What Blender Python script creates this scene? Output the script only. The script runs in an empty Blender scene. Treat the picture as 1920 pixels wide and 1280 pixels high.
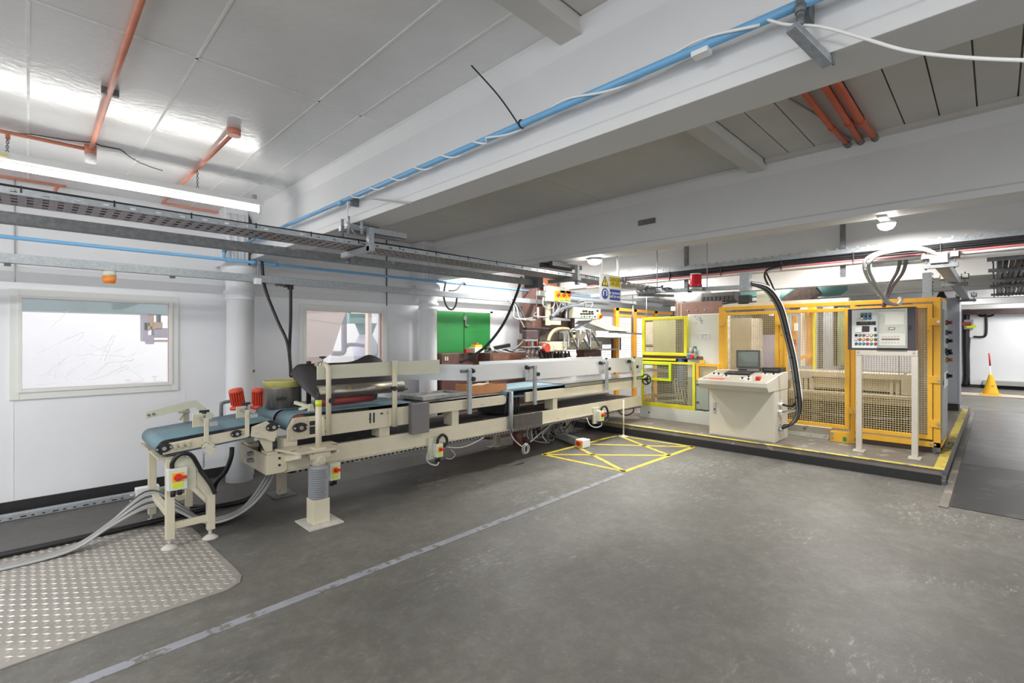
import bpy, bmesh, math, random
from mathutils import Vector, Matrix
random.seed(7)
D2 = bpy.data
SC = bpy.context.scene
COL = SC.collection

# ---------------------------------------------------------------- camera, world, lights, exposure
F, HOR, CAMZ, S2 = 907.0, 636.0, 1.6, math.sqrt(0.5)
cam_d = D2.cameras.new('camera'); cam = D2.objects.new('camera', cam_d); COL.objects.link(cam)
cam_d.sensor_width = 36.0; cam_d.lens = 36.0 * F / 1920.0
cam_d.shift_y = (HOR - 640.0) / 1920.0
cam_d.clip_start = 0.05; cam_d.clip_end = 200
cam.location = (0, 0, CAMZ); cam.rotation_euler = (math.pi / 2, 0, -math.pi / 4)
SC.camera = cam
SC.view_settings.view_transform = 'Standard'; SC.view_settings.look = 'None'
SC.view_settings.gamma = 1.0; SC.view_settings.use_curve_mapping = False
SC.view_settings.exposure = 0.70
SC.cycles.max_bounces = 8; SC.cycles.diffuse_bounces = 5; SC.cycles.glossy_bounces = 3
SC.cycles.transmission_bounces = 4; SC.cycles.transparent_max_bounces = 8
SC.cycles.sample_clamp_indirect = 4.0
SC.cycles.caustics_reflective = False; SC.cycles.caustics_refractive = False
W = D2.worlds.new('ambient_fill'); SC.world = W; W.use_nodes = True
W.node_tree.nodes['Background'].inputs[0].default_value = (0.93, 0.96, 1.0, 1)
W.node_tree.nodes['Background'].inputs[1].default_value = 1.05  # uniform pale background added as soft fill from the open sides

def area_lamp(name, loc, sx, sy, power, col=(1, 0.985, 0.96), rot=(0, 0, 0), spread=math.pi):
    l = D2.lights.new(name, 'AREA'); l.shape = 'RECTANGLE'; l.size = sx; l.size_y = sy
    l.energy = power; l.color = col; l.spread = spread
    o = D2.objects.new(name, l); COL.objects.link(o); o.location = loc; o.rotation_euler = rot
    return o
# ceiling fluorescents of the hall that the photograph does not show (behind the camera and in the further bays)
area_lamp('fluorescent_lamp', (-0.9, 0.9, 2.9), 1.7, 0.3, 44)
area_lamp('fluorescent_lamp', (-0.6, -2.6, 2.9), 1.7, 0.3, 40)
area_lamp('fluorescent_lamp', (-1.9, 4.0, 2.9), 1.7, 0.16, 48)
area_lamp('ceiling_lamp', (6.05, 4.2, 2.93), 0.3, 0.12, 40, spread=2.75)
area_lamp('ceiling_lamp', (6.05, 0.75, 2.93), 0.3, 0.12, 40, spread=2.75)
area_lamp('fluorescent_lamp', (5.45, 5.3, 2.95), 1.2, 0.16, 38)
area_lamp('fluorescent_lamp', (8.3, 4.6, 2.95), 1.7, 0.16, 60)
area_lamp('fluorescent_lamp', (8.3, 1.6, 2.95), 1.7, 0.16, 65)
area_lamp('fluorescent_lamp', (8.3, -1.5, 2.95), 1.7, 0.16, 40)
area_lamp('fluorescent_lamp', (10.8, 3.0, 2.95), 1.7, 0.16, 50)
area_lamp('fluorescent_lamp', (13.3, -0.8, 2.95), 1.7, 0.16, 50)
area_lamp('fluorescent_lamp', (15.8, 0.8, 2.95), 1.7, 0.16, 50)
area_lamp('fluorescent_lamp', (18.4, -0.8, 2.95), 1.7, 0.16, 60)
area_lamp('fluorescent_lamp', (20.6, -0.8, 2.95), 1.7, 0.16, 50)
# unseen lamps added to overexpose the bright room behind the windows
area_lamp('back_room_fill', (0.6, 8.4, 3.3), 3.0, 1.6, 24, (1, 1, 1))
area_lamp('back_room_fill', (3.6, 8.4, 3.3), 2.6, 1.6, 44, (1, 0.97, 0.95))
area_lamp('back_room_fill', (10.5, 8.0, 3.3), 5.0, 1.6, 115, (1, 1, 1))

# ---------------------------------------------------------------- geometry helpers
def ray(px, py):
    a = (px - 960.0) / F; b = (HOR - py) / F
    return Vector((S2 * (1 + a), S2 * (1 - a), b))
def pt(px, py, X=None, Y=None, Z=None):
    """a measured point of the photograph, taken to the real plane X=, Y= or Z= it lies on (metres)"""
    r = ray(px, py)
    t = X / r.x if X is not None else Y / r.y if Y is not None else (Z - CAMZ) / r.z
    return Vector((r.x * t, r.y * t, CAMZ + r.z * t))
def fy(px0, py0, px1, py1, Y):
    c = (px0 + px1) / 2
    return (pt(px0, 640, Y=Y).x, pt(px1, 640, Y=Y).x, pt(c, py1, Y=Y).z, pt(c, py0, Y=Y).z)
def fx(px0, py0, px1, py1, X):
    c = (px0 + px1) / 2
    return (pt(px1, 640, X=X).y, pt(px0, 640, X=X).y, pt(c, py1, X=X).z, pt(c, py0, X=X).z)

MW = {}
def basis(d):
    d = d.normalized(); u = Vector((0, 0, 1)) if abs(d.z) < 0.95 else Vector((1, 0, 0))
    a = d.cross(u).normalized(); return a, a.cross(d).normalized()

class MB:
    def __init__(s): s.v = []; s.f = []; s.sm = []
    def add(s, v, f, sm=False):
        n = len(s.v); s.v += [Vector(p) for p in v]
        s.f += [tuple(i + n for i in q) for q in f]; s.sm += [sm] * len(f); return s
    def box(s, x0, x1, y0, y1, z0, z1):
        v = [(x, y, z) for z in (z0, z1) for x, y in ((x0, y0), (x1, y0), (x1, y1), (x0, y1))]
        return s.add(v, [(3, 2, 1, 0), (4, 5, 6, 7), (0, 1, 5, 4), (1, 2, 6, 5), (2, 3, 7, 6), (3, 0, 4, 7)])
    def bar(s, p0, p1, w, h, up=(0, 0, 1)):
        p0 = Vector(p0); p1 = Vector(p1); d = (p1 - p0).normalized(); up = Vector(up)
        a = d.cross(up)
        if a.length < 1e-4: a = d.cross(Vector((1, 0, 0)))
        a.normalize(); b = a.cross(d)
        v = [p + a * (i * w / 2) + b * (j * h / 2) for p in (p0, p1) for i, j in ((-1, -1), (1, -1), (1, 1), (-1, 1))]
        return s.add(v, [(3, 2, 1, 0), (4, 5, 6, 7), (0, 1, 5, 4), (1, 2, 6, 5), (2, 3, 7, 6), (3, 0, 4, 7)])
    def cyl(s, p0, p1, r, n=14, r2=None):
        p0 = Vector(p0); p1 = Vector(p1); r2 = r if r2 is None else r2
        a, b = basis(p1 - p0); k = len(s.v)
        for p, q in ((p0, r), (p1, r2)):
            s.v += [p + a * (q * math.cos(t * 2 * math.pi / n)) + b * (q * math.sin(t * 2 * math.pi / n)) for t in range(n)]
        for t in range(n):
            u = (t + 1) % n; s.f.append((k + t, k + u, k + n + u, k + n + t)); s.sm.append(True)
        s.f.append(tuple(k + n - 1 - t for t in range(n))); s.f.append(tuple(k + n + t for t in range(n))); s.sm += [False, False]
        return s
    def tube(s, pts, r, n=8, closed=False):
        pts = [Vector(p) for p in pts]; m = len(pts); k = len(s.v); a = None
        for i, p in enumerate(pts):
            q0 = pts[i - 1] if (i or closed) else p; q1 = pts[(i + 1) % m] if (i < m - 1 or closed) else p
            d = (q1 - q0).normalized()
            if a is None: a, _ = basis(d)
            a = (a - d * a.dot(d))
            if a.length < 1e-5: a, _ = basis(d)
            a.normalize(); b = d.cross(a)
            s.v += [p + a * (r * math.cos(t * 2 * math.pi / n)) + b * (r * math.sin(t * 2 * math.pi / n)) for t in range(n)]
        for i in range(m if closed else m - 1):
            j = (i + 1) % m
            for t in range(n):
                u = (t + 1) % n; s.f.append((k + i * n + t, k + i * n + u, k + j * n + u, k + j * n + t)); s.sm.append(True)
        if not closed:
            s.f.append(tuple(k + n - 1 - t for t in range(n))); s.f.append(tuple(k + (m - 1) * n + t for t in range(n))); s.sm += [False, False]
        return s
    def lathe(s, c, prof, n=24, axis=(0, 0, 1)):
        c = Vector(c); ax = Vector(axis).normalized(); a, b = basis(ax); k = len(s.v); m = len(prof)
        for r, h in prof:
            s.v += [c + ax * h + a * (r * math.cos(t * 2 * math.pi / n)) + b * (r * math.sin(t * 2 * math.pi / n)) for t in range(n)]
        for i in range(m - 1):
            for t in range(n):
                u = (t + 1) % n; s.f.append((k + i * n + t, k + i * n + u, k + (i + 1) * n + u, k + (i + 1) * n + t)); s.sm.append(True)
        s.f.append(tuple(k + n - 1 - t for t in range(n))); s.f.append(tuple(k + (m - 1) * n + t for t in range(n))); s.sm += [False, False]
        return s
    def prism(s, poly, axis, a, b):
        n = len(poly)
        def P(p, h):
            return {'X': (h, p[0], p[1]), 'Y': (p[0], h, p[1]), 'Z': (p[0], p[1], h)}[axis]
        v = [P(p, a) for p in poly] + [P(p, b) for p in poly]
        f = [tuple(range(n)), tuple(range(2 * n - 1, n - 1, -1))] + [(i, (i + 1) % n, n + (i + 1) % n, n + i) for i in range(n)]
        return s.add(v, f)
    def frame(s, y0, y1, z0, z1, w, X0, X1):     # rectangular frame in a plane X = const
        s.box(X0, X1, y0, y0 + w, z0, z1); s.box(X0, X1, y1 - w, y1, z0, z1)
        s.box(X0, X1, y0 + w, y1 - w, z0, z0 + w); s.box(X0, X1, y0 + w, y1 - w, z1 - w, z1); return s
    def framey(s, x0, x1, z0, z1, w, Y0, Y1):
        s.box(x0, x0 + w, Y0, Y1, z0, z1); s.box(x1 - w, x1, Y0, Y1, z0, z1)
        s.box(x0 + w, x1 - w, Y0, Y1, z0, z0 + w); s.box(x0 + w, x1 - w, Y0, Y1, z1 - w, z1); return s
    def flat(s): s.sm = [False] * len(s.f); return s
    def each(s, name, mat, parent=None, **kw):
        # one object per separate piece
        par = list(range(len(s.v)))
        def fd(i):
            while par[i] != i: par[i] = par[par[i]]; i = par[i]
            return i
        for f in s.f:
            for i in f[1:]: par[fd(i)] = fd(f[0])
        g = {}
        for k, f in enumerate(s.f): g.setdefault(fd(f[0]), []).append(k)
        out = []
        for ks in g.values():
            m = MB(); mp = {}
            for k in ks:
                m.f.append(tuple(mp.setdefault(i, len(mp)) for i in s.f[k])); m.sm.append(s.sm[k])
            m.v = [s.v[i] for i in mp]; out.append(m.build(name, mat, parent, **kw))
        return out
    def build(s, name, mat, parent=None, bevel=0, label=None, local=False):
        me = D2.meshes.new(name)
        if parent is not None:
            M = MW[parent.name]; inv = Matrix() if local else M.inverted(); loc = None
        else:
            xs = [p.x for p in s.v]; ys = [p.y for p in s.v]; zs = [p.z for p in s.v]
            loc = Vector(((min(xs) + max(xs)) / 2, (min(ys) + max(ys)) / 2, min(zs))); M = Matrix.Translation(loc); inv = M.inverted()
        me.from_pydata([inv @ p for p in s.v], [], s.f)
        me.polygons.foreach_set('use_smooth', s.sm)
        bm = bmesh.new(); bm.from_mesh(me); bmesh.ops.recalc_face_normals(bm, faces=bm.faces); bm.to_mesh(me); bm.free()
        if mat: me.materials.append(mat)
        o = D2.objects.new(name, me); COL.objects.link(o)
        if parent is not None: o.parent = parent
        else: o.location = loc
        MW[o.name] = M
        if bevel:
            b = o.modifiers.new('bevel', 'BEVEL'); b.width = bevel; b.segments = 2; b.limit_method = 'ANGLE'; b.angle_limit = 0.7
        if label: o['label'] = label
        return o

def tag(o, label, cat, group=None):
    o['label'] = label; o['category'] = cat
    if group: o['group'] = group
    return o
def struct(o, label=None):
    o['kind'] = 'structure'
    if label: o['label'] = label
    return o
def thing(name, label, cat, loc=(0, 0, 0), rz=0.0, group=None):
    o = D2.objects.new(name, None); COL.objects.link(o); o.location = loc; o.rotation_euler = (0, 0, rz)
    o.empty_display_size = 0.05
    MW[o.name] = Matrix.Translation(Vector(loc)) @ Matrix.Rotation(rz, 4, 'Z')
    return tag(o, label, cat, group)
def dup(root, loc, rz=0.0, label=None):
    def cp(o, par):
        c = o.copy(); COL.objects.link(c); c.parent = par
        for ch in list(o.children): cp(ch, c)
        return c
    r = cp(root, None); r.location = loc; r.rotation_euler = (0, 0, rz)
    if label: r['label'] = label
    MW[r.name] = Matrix.Translation(Vector(loc)) @ Matrix.Rotation(rz, 4, 'Z')
    return r
def spline(pts, n=6):
    pts = [Vector(p) for p in pts]; out = []
    for i in range(len(pts) - 1):
        p0 = pts[max(i - 1, 0)]; p1 = pts[i]; p2 = pts[i + 1]; p3 = pts[min(i + 2, len(pts) - 1)]
        for k in range(n):
            t = k / n
            out.append(0.5 * ((2 * p1) + (p2 - p0) * t + (2 * p0 - 5 * p1 + 4 * p2 - p3) * t * t + (3 * p1 - p0 - 3 * p2 + p3) * t ** 3))
    return out + [pts[-1]]
def text(name, body, size, mat, parent, org, right, up, align='CENTER', label=None, bold=0.0):
    cu = D2.curves.new(name, 'FONT'); cu.body = body; cu.size = size; cu.align_x = align; cu.align_y = 'CENTER'
    cu.extrude = 0.0005; cu.offset = bold; cu.resolution_u = 2
    t = D2.objects.new(name + '_c', cu); COL.objects.link(t)
    me = D2.meshes.new_from_object(t); D2.objects.remove(t); D2.curves.remove(cu)
    r = Vector(right).normalized(); u = Vector(up).normalized(); n = r.cross(u)
    T = Matrix(((r.x, u.x, n.x, org[0]), (r.y, u.y, n.y, org[1]), (r.z, u.z, n.z, org[2]), (0, 0, 0, 1)))
    me.transform(MW[parent.name].inverted() @ T); me.materials.clear(); me.materials.append(mat)
    me.name = name
    o = D2.objects.new(name, me); COL.objects.link(o); o.parent = parent; MW[o.name] = MW[parent.name]
    if label: o['label'] = label
    return o

# ---------------------------------------------------------------- materials
def lin(c):
    return tuple(((x / 255.0) / 12.92 if x / 255.0 <= 0.04045 else ((x / 255.0 + 0.055) / 1.055) ** 2.4) for x in c[:3]) + (1.0,)
def mat(name, rgb, rough=0.5, metal=0.0, var=0.10, vs=5.0, bump=0.0, bs=60.0, chip=None, ca=0.60, cs=22.0, stretch=None):
    m = D2.materials.new(name); m.use_nodes = True; N = m.node_tree.nodes; L = m.node_tree.links
    b = N['Principled BSDF']; b.inputs['Roughness'].default_value = rough; b.inputs['Metallic'].default_value = metal
    tc = N.new('ShaderNodeTexCoord'); src = tc.outputs['Object']
    if stretch:
        mp = N.new('ShaderNodeMapping'); mp.inputs['Scale'].default_value = stretch; L.new(src, mp.inputs[0]); src = mp.outputs[0]
    no = N.new('ShaderNodeTexNoise'); no.inputs['Scale'].default_value = vs; no.inputs['Detail'].default_value = 6; no.inputs['Roughness'].default_value = 0.62
    L.new(src, no.inputs['Vector'])
    c = lin(rgb); r = N.new('ShaderNodeValToRGB'); L.new(no.outputs['Fac'], r.inputs[0])
    r.color_ramp.elements[0].position = 0.3; r.color_ramp.elements[1].position = 0.7
    r.color_ramp.elements[0].color = tuple(x * (1 - var) for x in c[:3]) + (1,)
    r.color_ramp.elements[1].color = tuple(min(1, x * (1 + var * 0.6)) for x in c[:3]) + (1,)
    out = r.outputs[0]
    if chip:
        n2 = N.new('ShaderNodeTexNoise'); n2.inputs['Scale'].default_value = cs; n2.inputs['Detail'].default_value = 4; L.new(src, n2.inputs['Vector'])
        r2 = N.new('ShaderNodeValToRGB'); r2.color_ramp.elements[0].position = ca; r2.color_ramp.elements[1].position = ca + 0.05; L.new(n2.outputs['Fac'], r2.inputs[0])
        mx = N.new('ShaderNodeMixRGB'); mx.inputs[2].default_value = lin(chip); L.new(out, mx.inputs[1]); L.new(r2.outputs[0], mx.inputs[0]); out = mx.outputs[0]
    L.new(out, b.inputs['Base Color'])
    if bump:
        n3 = N.new('ShaderNodeTexNoise'); n3.inputs['Scale'].default_value = bs; n3.inputs['Detail'].default_value = 3; L.new(src, n3.inputs['Vector'])
        bp = N.new('ShaderNodeBump'); bp.inputs['Strength'].default_value = bump; bp.inputs['Distance'].default_value = 0.01
        L.new(n3.outputs['Fac'], bp.inputs['Height']); L.new(bp.outputs[0], b.inputs['Normal'])
    return m
def emit(name, rgb, s):
    m = D2.materials.new(name); m.use_nodes = True; N = m.node_tree.nodes; b = N['Principled BSDF']
    b.inputs['Base Color'].default_value = lin(rgb); b.inputs['Emission Color'].default_value = lin(rgb); b.inputs['Emission Strength'].default_value = s
    return m
def glass(name, rgb=(235, 240, 240), alpha=0.12, rough=0.05):
    m = D2.materials.new(name); m.use_nodes = True; N = m.node_tree.nodes; L = m.node_tree.links
    g = N.new('ShaderNodeBsdfGlossy'); g.inputs[0].default_value = lin(rgb); g.inputs['Roughness'].default_value = rough
    t = N.new('ShaderNodeBsdfTransparent'); t.inputs[0].default_value = lin(rgb)
    mx = N.new('ShaderNodeMixShader'); mx.inputs[0].default_value = alpha
    L.new(t.outputs[0], mx.inputs[1]); L.new(g.outputs[0], mx.inputs[2]); L.new(mx.outputs[0], N['Material Output'].inputs[0])
    return m

WALL = mat('white_wall_paint', (233, 234, 237), 0.55, var=0.035, vs=1.5, bump=0.05, bs=40)
CEIL = mat('gloss_ceiling_paint', (232, 231, 230), 0.21, var=0.06, vs=2.5, bump=0.16, bs=26)
PLNK = mat('matt_plank_paint', (206, 203, 198), 0.6, var=0.05, vs=2.5)
BEAM = mat('beam_paint', (222, 222, 222), 0.5, var=0.05, vs=1.2, bump=0.05, bs=25)
TRIM = mat('window_trim_paint', (226, 226, 222), 0.4, var=0.02)
BLACK = mat('black_rubber', (38, 37, 38), 0.55, var=0.25, vs=12)
CREAM = mat('cream_enamel', (211, 203, 179), 0.42, var=0.07, vs=4, chip=(112, 88, 68), ca=0.715, cs=17)
CREAM2 = mat('cream_enamel_clean', (208, 206, 184), 0.42, var=0.05, vs=4, stretch=(1, 1, 6))
CREAM3 = mat('worn_cream_enamel', (194, 185, 164), 0.5, var=0.16, vs=6, chip=(98, 84, 70), ca=0.66, cs=13)
GALV = mat('galvanised_steel', (168, 174, 178), 0.42, 0.4, var=0.22, vs=40)
GALVD = mat('dull_galvanised_steel', (122, 125, 127), 0.55, 0.35, var=0.3, vs=30, chip=(165, 166, 160), ca=0.66, cs=14)
STEEL = mat('brushed_steel', (178, 178, 176), 0.3, 0.9, var=0.15, vs=18, stretch=(1, 1, 8))
ZINC = mat('pale_zinc_sheet', (214, 216, 217), 0.38, 0.25, var=0.05, vs=3)
DARK = mat('dark_iron', (52, 50, 50), 0.45, 0.4, var=0.25, vs=20)
GREYBOX = mat('grey_cover_enamel', (116, 113, 112), 0.45, var=0.05)
RUBBER = mat('ribbed_hood_rubber', (66, 63, 64), 0.6, var=0.18, vs=5)
BELT = mat('teal_conveyor_belt', (104, 131, 140), 0.6, var=0.16, vs=7, chip=(142, 152, 154), ca=0.64, cs=9)
BELTD = mat('dusty_dark_belt', (92, 92, 92), 0.6, var=0.25, vs=6, chip=(140, 138, 134), ca=0.62, cs=5)
ROLLR = mat('red_roller_end', (150, 62, 62), 0.45, var=0.2)
REDM = mat('red_motor_enamel', (222, 84, 58), 0.42, var=0.14, vs=10)
BLUEP = mat('blue_pipe_paint', (120, 178, 222), 0.35, var=0.08)
ORNG = mat('orange_conduit_paint', (224, 146, 120), 0.45, var=0.12, vs=8)
ORNGD = mat('deep_orange_conduit_paint', (206, 100, 66), 0.5, var=0.12)
GREEN = mat('green_door_paint', (46, 130, 66), 0.4, var=0.10, vs=2.2)
BROWN = mat('brown_cabinet_enamel', (104, 74, 66), 0.5, var=0.2, vs=5)
BROWNM = mat('brown_machine_enamel', (112, 82, 74), 0.45, var=0.2, vs=7)
YEL = mat('yellow_guard_enamel', (230, 176, 52), 0.45, var=0.07, vs=3, chip=(190, 130, 40), ca=0.70, cs=16)
ORYEL = mat('orange_gate_enamel', (226, 158, 46), 0.5, var=0.07)
LIME = mat('lime_guard_enamel', (220, 212, 42), 0.45, var=0.07, vs=3)
LIME2 = mat('green_lime_guard_enamel', (196, 216, 36), 0.45, var=0.05)
WIREY = mat('guard_mesh_wire', (208, 192, 146), 0.5, 0.2, var=0.1)
WIREL = mat('lime_mesh_wire', (204, 198, 164), 0.5, 0.2, var=0.1)
CONS = mat('console_enamel', (206, 201, 186), 0.45, var=0.04, vs=3)
CONSG = mat('grey_green_enamel', (158, 166, 156), 0.5, var=0.07, vs=4)
CABB = mat('blue_grey_cabinet', (164, 169, 178), 0.45, var=0.03)
CABG = mat('grey_cabinet', (172, 172, 166), 0.5, var=0.06)
LEGC = mat('stand_leg_enamel', (200, 193, 180), 0.45, var=0.08, chip=(150, 130, 110), ca=0.7, cs=14)
PLBOX = mat('pale_plastic_box', (214, 218, 206), 0.4, var=0.03)
WHT = mat('white_plastic', (238, 238, 236), 0.4, var=0.02)
BLK = mat('black_plastic', (28, 27, 28), 0.4, var=0.1)
GREYC = mat('grey_cable', (172, 172, 170), 0.5, var=0.1)
DGREY = mat('dark_grey_plastic', (84, 84, 86), 0.45, var=0.1)
RED = mat('red_plastic', (206, 44, 34), 0.35, var=0.05)
YELP = mat('yellow_plate', (240, 186, 28), 0.4, var=0.03)
LIMEP = mat('lime_label', (212, 226, 40), 0.4, var=0.03)
BLUE = mat('blue_print', (36, 78, 164), 0.4, var=0.03)
BLUEB = mat('blue_button', (62, 128, 186), 0.35, var=0.03)
TEALP = mat('pale_teal_duct', (146, 166, 166), 0.55, var=0.12, vs=3)
TEAL = mat('teal_duct', (110, 152, 148), 0.55, var=0.15, vs=3)
TGRN = mat('teal_button', (54, 150, 130), 0.35, var=0.03)
SIGNY = mat('sign_yellow', (246, 222, 40), 0.4, var=0.02)
CARD = mat('brown_cardboard', (206, 146, 96), 0.7, var=0.12, vs=6)
CONEY = mat('yellow_cone_plastic', (238, 186, 40), 0.45, var=0.05)
PINK = mat('pink_painted_panel', (222, 202, 192), 0.6, var=0.03)
PAPER = mat('white_paper', (240, 238, 234), 0.7, var=0.02)
SCREEN = mat('grey_crt_glass', (124, 134, 126), 0.08, var=0.02)
TAPE = mat('faded_grey_floor_tape', (146, 148, 155), 0.6, var=0.2, vs=8, chip=(112, 110, 106), ca=0.56, cs=16)
HATCH = mat('yellow_floor_paint', (200, 180, 58), 0.6, var=0.18, vs=7, chip=(140, 132, 104), ca=0.60, cs=12)
EDGEY = mat('worn_yellow_edge_paint', (206, 186, 84), 0.65, var=0.2, vs=6, chip=(140, 132, 116), ca=0.57, cs=9)
PLAT = mat('platform_concrete', (120, 114, 105), 0.6, var=0.2, vs=3, chip=(164, 158, 148), ca=0.62, cs=6)
TREAD = mat('worn_tread_plate', (158, 153, 146), 0.5, 0.3, var=0.18, vs=5)
TREADL = mat('polished_tread_lozenge', (194, 189, 181), 0.32, 0.35, var=0.1, vs=8)
DUSTY = mat('dusty_white_steel', (196, 192, 184), 0.7, var=0.18, vs=14)
PLATE = mat('dark_floor_plate', (100, 98, 98), 0.34, 0.35, var=0.25, vs=1.8, chip=(114, 111, 107), ca=0.58, cs=3.0)
PLATED = mat('darker_floor_plate', (62, 61, 62), 0.36, 0.2, var=0.25, vs=1.8, chip=(84, 82, 80), ca=0.58, cs=3.0)  # darker tone used for the front plates
DUST = mat('white_dust', (214, 210, 202), 0.8, var=0.1)
LAMPE = emit('fluorescent_tube_light', (255, 253, 248), 14.0)
DOMEE = emit('bulkhead_lamp_light', (255, 252, 244), 60.0)
AMBER = mat('amber_lens', (236, 132, 44), 0.25, var=0.03)
REDL = mat('red_beacon_lens', (206, 36, 52), 0.25, var=0.1)
CLEAR = glass('clear_bowl', (214, 208, 210), 0.42, 0.08)
PANE = glass('window_pane', (250, 250, 250), 0.06, 0.02)
COVER = glass('acrylic_cover', (250, 250, 247), 0.05, 0.05)

def floor_mat():
    m = D2.materials.new('stained_concrete_floor'); m.use_nodes = True; N = m.node_tree.nodes; L = m.node_tree.links; b = N['Principled BSDF']
    tc = N.new('ShaderNodeTexCoord'); src = tc.outputs['Object']
    def noise(sc, det, vec=None, rough=0.6):
        n = N.new('ShaderNodeTexNoise'); n.inputs['Scale'].default_value = sc; n.inputs['Detail'].default_value = det; n.inputs['Roughness'].default_value = rough
        L.new(vec or src, n.inputs['Vector']); return n.outputs['Fac']
    def ramp(f, p0, c0, p1, c1):
        r = N.new('ShaderNodeValToRGB'); r.color_ramp.elements[0].position = p0; r.color_ramp.elements[1].position = p1
        r.color_ramp.elements[0].color = c0; r.color_ramp.elements[1].color = c1; L.new(f, r.inputs[0]); return r.outputs[0]
    def mix(f, a, bb):
        x = N.new('ShaderNodeMixRGB'); L.new(f, x.inputs[0])
        for k, q in ((1, a), (2, bb)):
            if isinstance(q, tuple): x.inputs[k].default_value = q
            else: L.new(q, x.inputs[k])
        return x.outputs[0]
    K, Wh = (0, 0, 0, 1), (1, 1, 1, 1)
    base = ramp(noise(0.9, 9, rough=0.7), 0.33, lin((93, 92, 87)), 0.68, lin((121, 119, 113)))
    mp = N.new('ShaderNodeMapping'); mp.inputs['Scale'].default_value = (2.2, 6, 1); mp.inputs['Rotation'].default_value = (0, 0, 0.2); L.new(src, mp.inputs[0])
    base = mix(ramp(noise(2.2, 7, mp.outputs[0]), 0.55, K, 0.80, (0.22, 0.22, 0.22, 1)), base, lin((150, 147, 140)))
    mp2 = N.new('ShaderNodeMapping'); mp2.inputs['Scale'].default_value = (14, 1.1, 1); mp2.inputs['Rotation'].default_value = (0, 0, 0.5); L.new(src, mp2.inputs[0])
    base = mix(ramp(noise(2.6, 6, mp2.outputs[0]), 0.62, K, 0.76, (0.22, 0.22, 0.22, 1)), base, lin((156, 153, 146)))
    base = mix(ramp(noise(9, 8, rough=0.75), 0.42, (0.5, 0.5, 0.5, 1), 0.62, K), base, lin((84, 80, 75)))
    base = mix(ramp(noise(28, 6, rough=0.7), 0.56, K, 0.76, (0.45, 0.45, 0.45, 1)), base, lin((150, 147, 140)))
    base = mix(ramp(noise(46, 4), 0.60, K, 0.75, (0.35, 0.35, 0.35, 1)), base, lin((74, 71, 68)))
    # white plaster-like splashes, in a few clusters
    sp = N.new('ShaderNodeMath'); sp.operation = 'MULTIPLY'
    L.new(ramp(noise(5.0, 9, mp.outputs[0], rough=0.8), 0.54, K, 0.66, Wh), sp.inputs[0]); L.new(ramp(noise(0.75, 3), 0.52, K, 0.64, Wh), sp.inputs[1])
    base = mix(sp.outputs[0], base, lin((176, 174, 168)))
    # separate dust splashes and rusty spots lying on the floor
    for px, py, rad, col, am in ((527, 973, .16, (206, 203, 196), .95), (560, 958, .12, (196, 193, 186), .7), (815, 1010, .16, (214, 212, 206), .9), (845, 1003, .12, (206, 204, 198), .8), (745, 905, .2, (150, 140, 126), .9), (880, 850, .3, (168, 166, 160), .8), (1010, 880, .28, (178, 176, 170), .8), (850, 862, .2, (176, 174, 168), .8), (930, 842, .18, (170, 168, 162), .8), (1110, 1145, .14, (142, 124, 106), .9), (1115, 1120, .22, (84, 80, 74), .7), (915, 1268, .06, (150, 118, 90), .9), (1600, 1225, .22, (160, 158, 152), .7), (1430, 895, .3, (160, 158, 152), .6), (1500, 960, .25, (158, 156, 150), .6)):
        q = pt(px, py, Z=0); vd = N.new('ShaderNodeVectorMath'); vd.operation = 'DISTANCE'; vd.inputs[1].default_value = q; L.new(src, vd.inputs[0])
        mr = N.new('ShaderNodeMapRange'); mr.inputs['From Min'].default_value = rad; mr.inputs['From Max'].default_value = rad * .15; mr.inputs['To Max'].default_value = 1.0; L.new(vd.outputs['Value'], mr.inputs[0])
        mu = N.new('ShaderNodeMath'); mu.operation = 'MULTIPLY_ADD'; mu.inputs[1].default_value = .9; L.new(mr.outputs[0], mu.inputs[0]); nz = noise(8 if rad > .1 else 14, 8, mp.outputs[0], .75); L.new(nz, mu.inputs[2])
        base = mix(ramp(mu.outputs[0], .78, K, 1.05, (am, am, am, 1)), base, lin(col))
    # dark lane where the line runs (part stain, part shade painted in, about y = 4 to 6)
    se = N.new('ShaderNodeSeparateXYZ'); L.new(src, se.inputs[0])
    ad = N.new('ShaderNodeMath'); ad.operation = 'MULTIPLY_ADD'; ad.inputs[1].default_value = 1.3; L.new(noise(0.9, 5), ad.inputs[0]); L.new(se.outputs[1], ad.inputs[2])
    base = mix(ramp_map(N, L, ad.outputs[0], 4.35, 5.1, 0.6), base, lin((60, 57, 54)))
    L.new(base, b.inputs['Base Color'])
    rr = N.new('ShaderNodeMapRange'); rr.inputs['To Min'].default_value = 0.38; rr.inputs['To Max'].default_value = 0.62; L.new(noise(1.1, 5), rr.inputs[0]); L.new(rr.outputs[0], b.inputs['Roughness'])
    bp = N.new('ShaderNodeBump'); bp.inputs['Strength'].default_value = 0.18; bp.inputs['Distance'].default_value = 0.01; L.new(noise(60, 5), bp.inputs['Height']); L.new(bp.outputs[0], b.inputs['Normal'])
    return m
def ramp_map(N, L, f, a, b, top):
    r = N.new('ShaderNodeMapRange'); r.inputs['From Min'].default_value = a; r.inputs['From Max'].default_value = b; r.inputs['To Max'].default_value = top
    L.new(f, r.inputs[0]); return r.outputs[0]
FLOOR = floor_mat()
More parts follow.
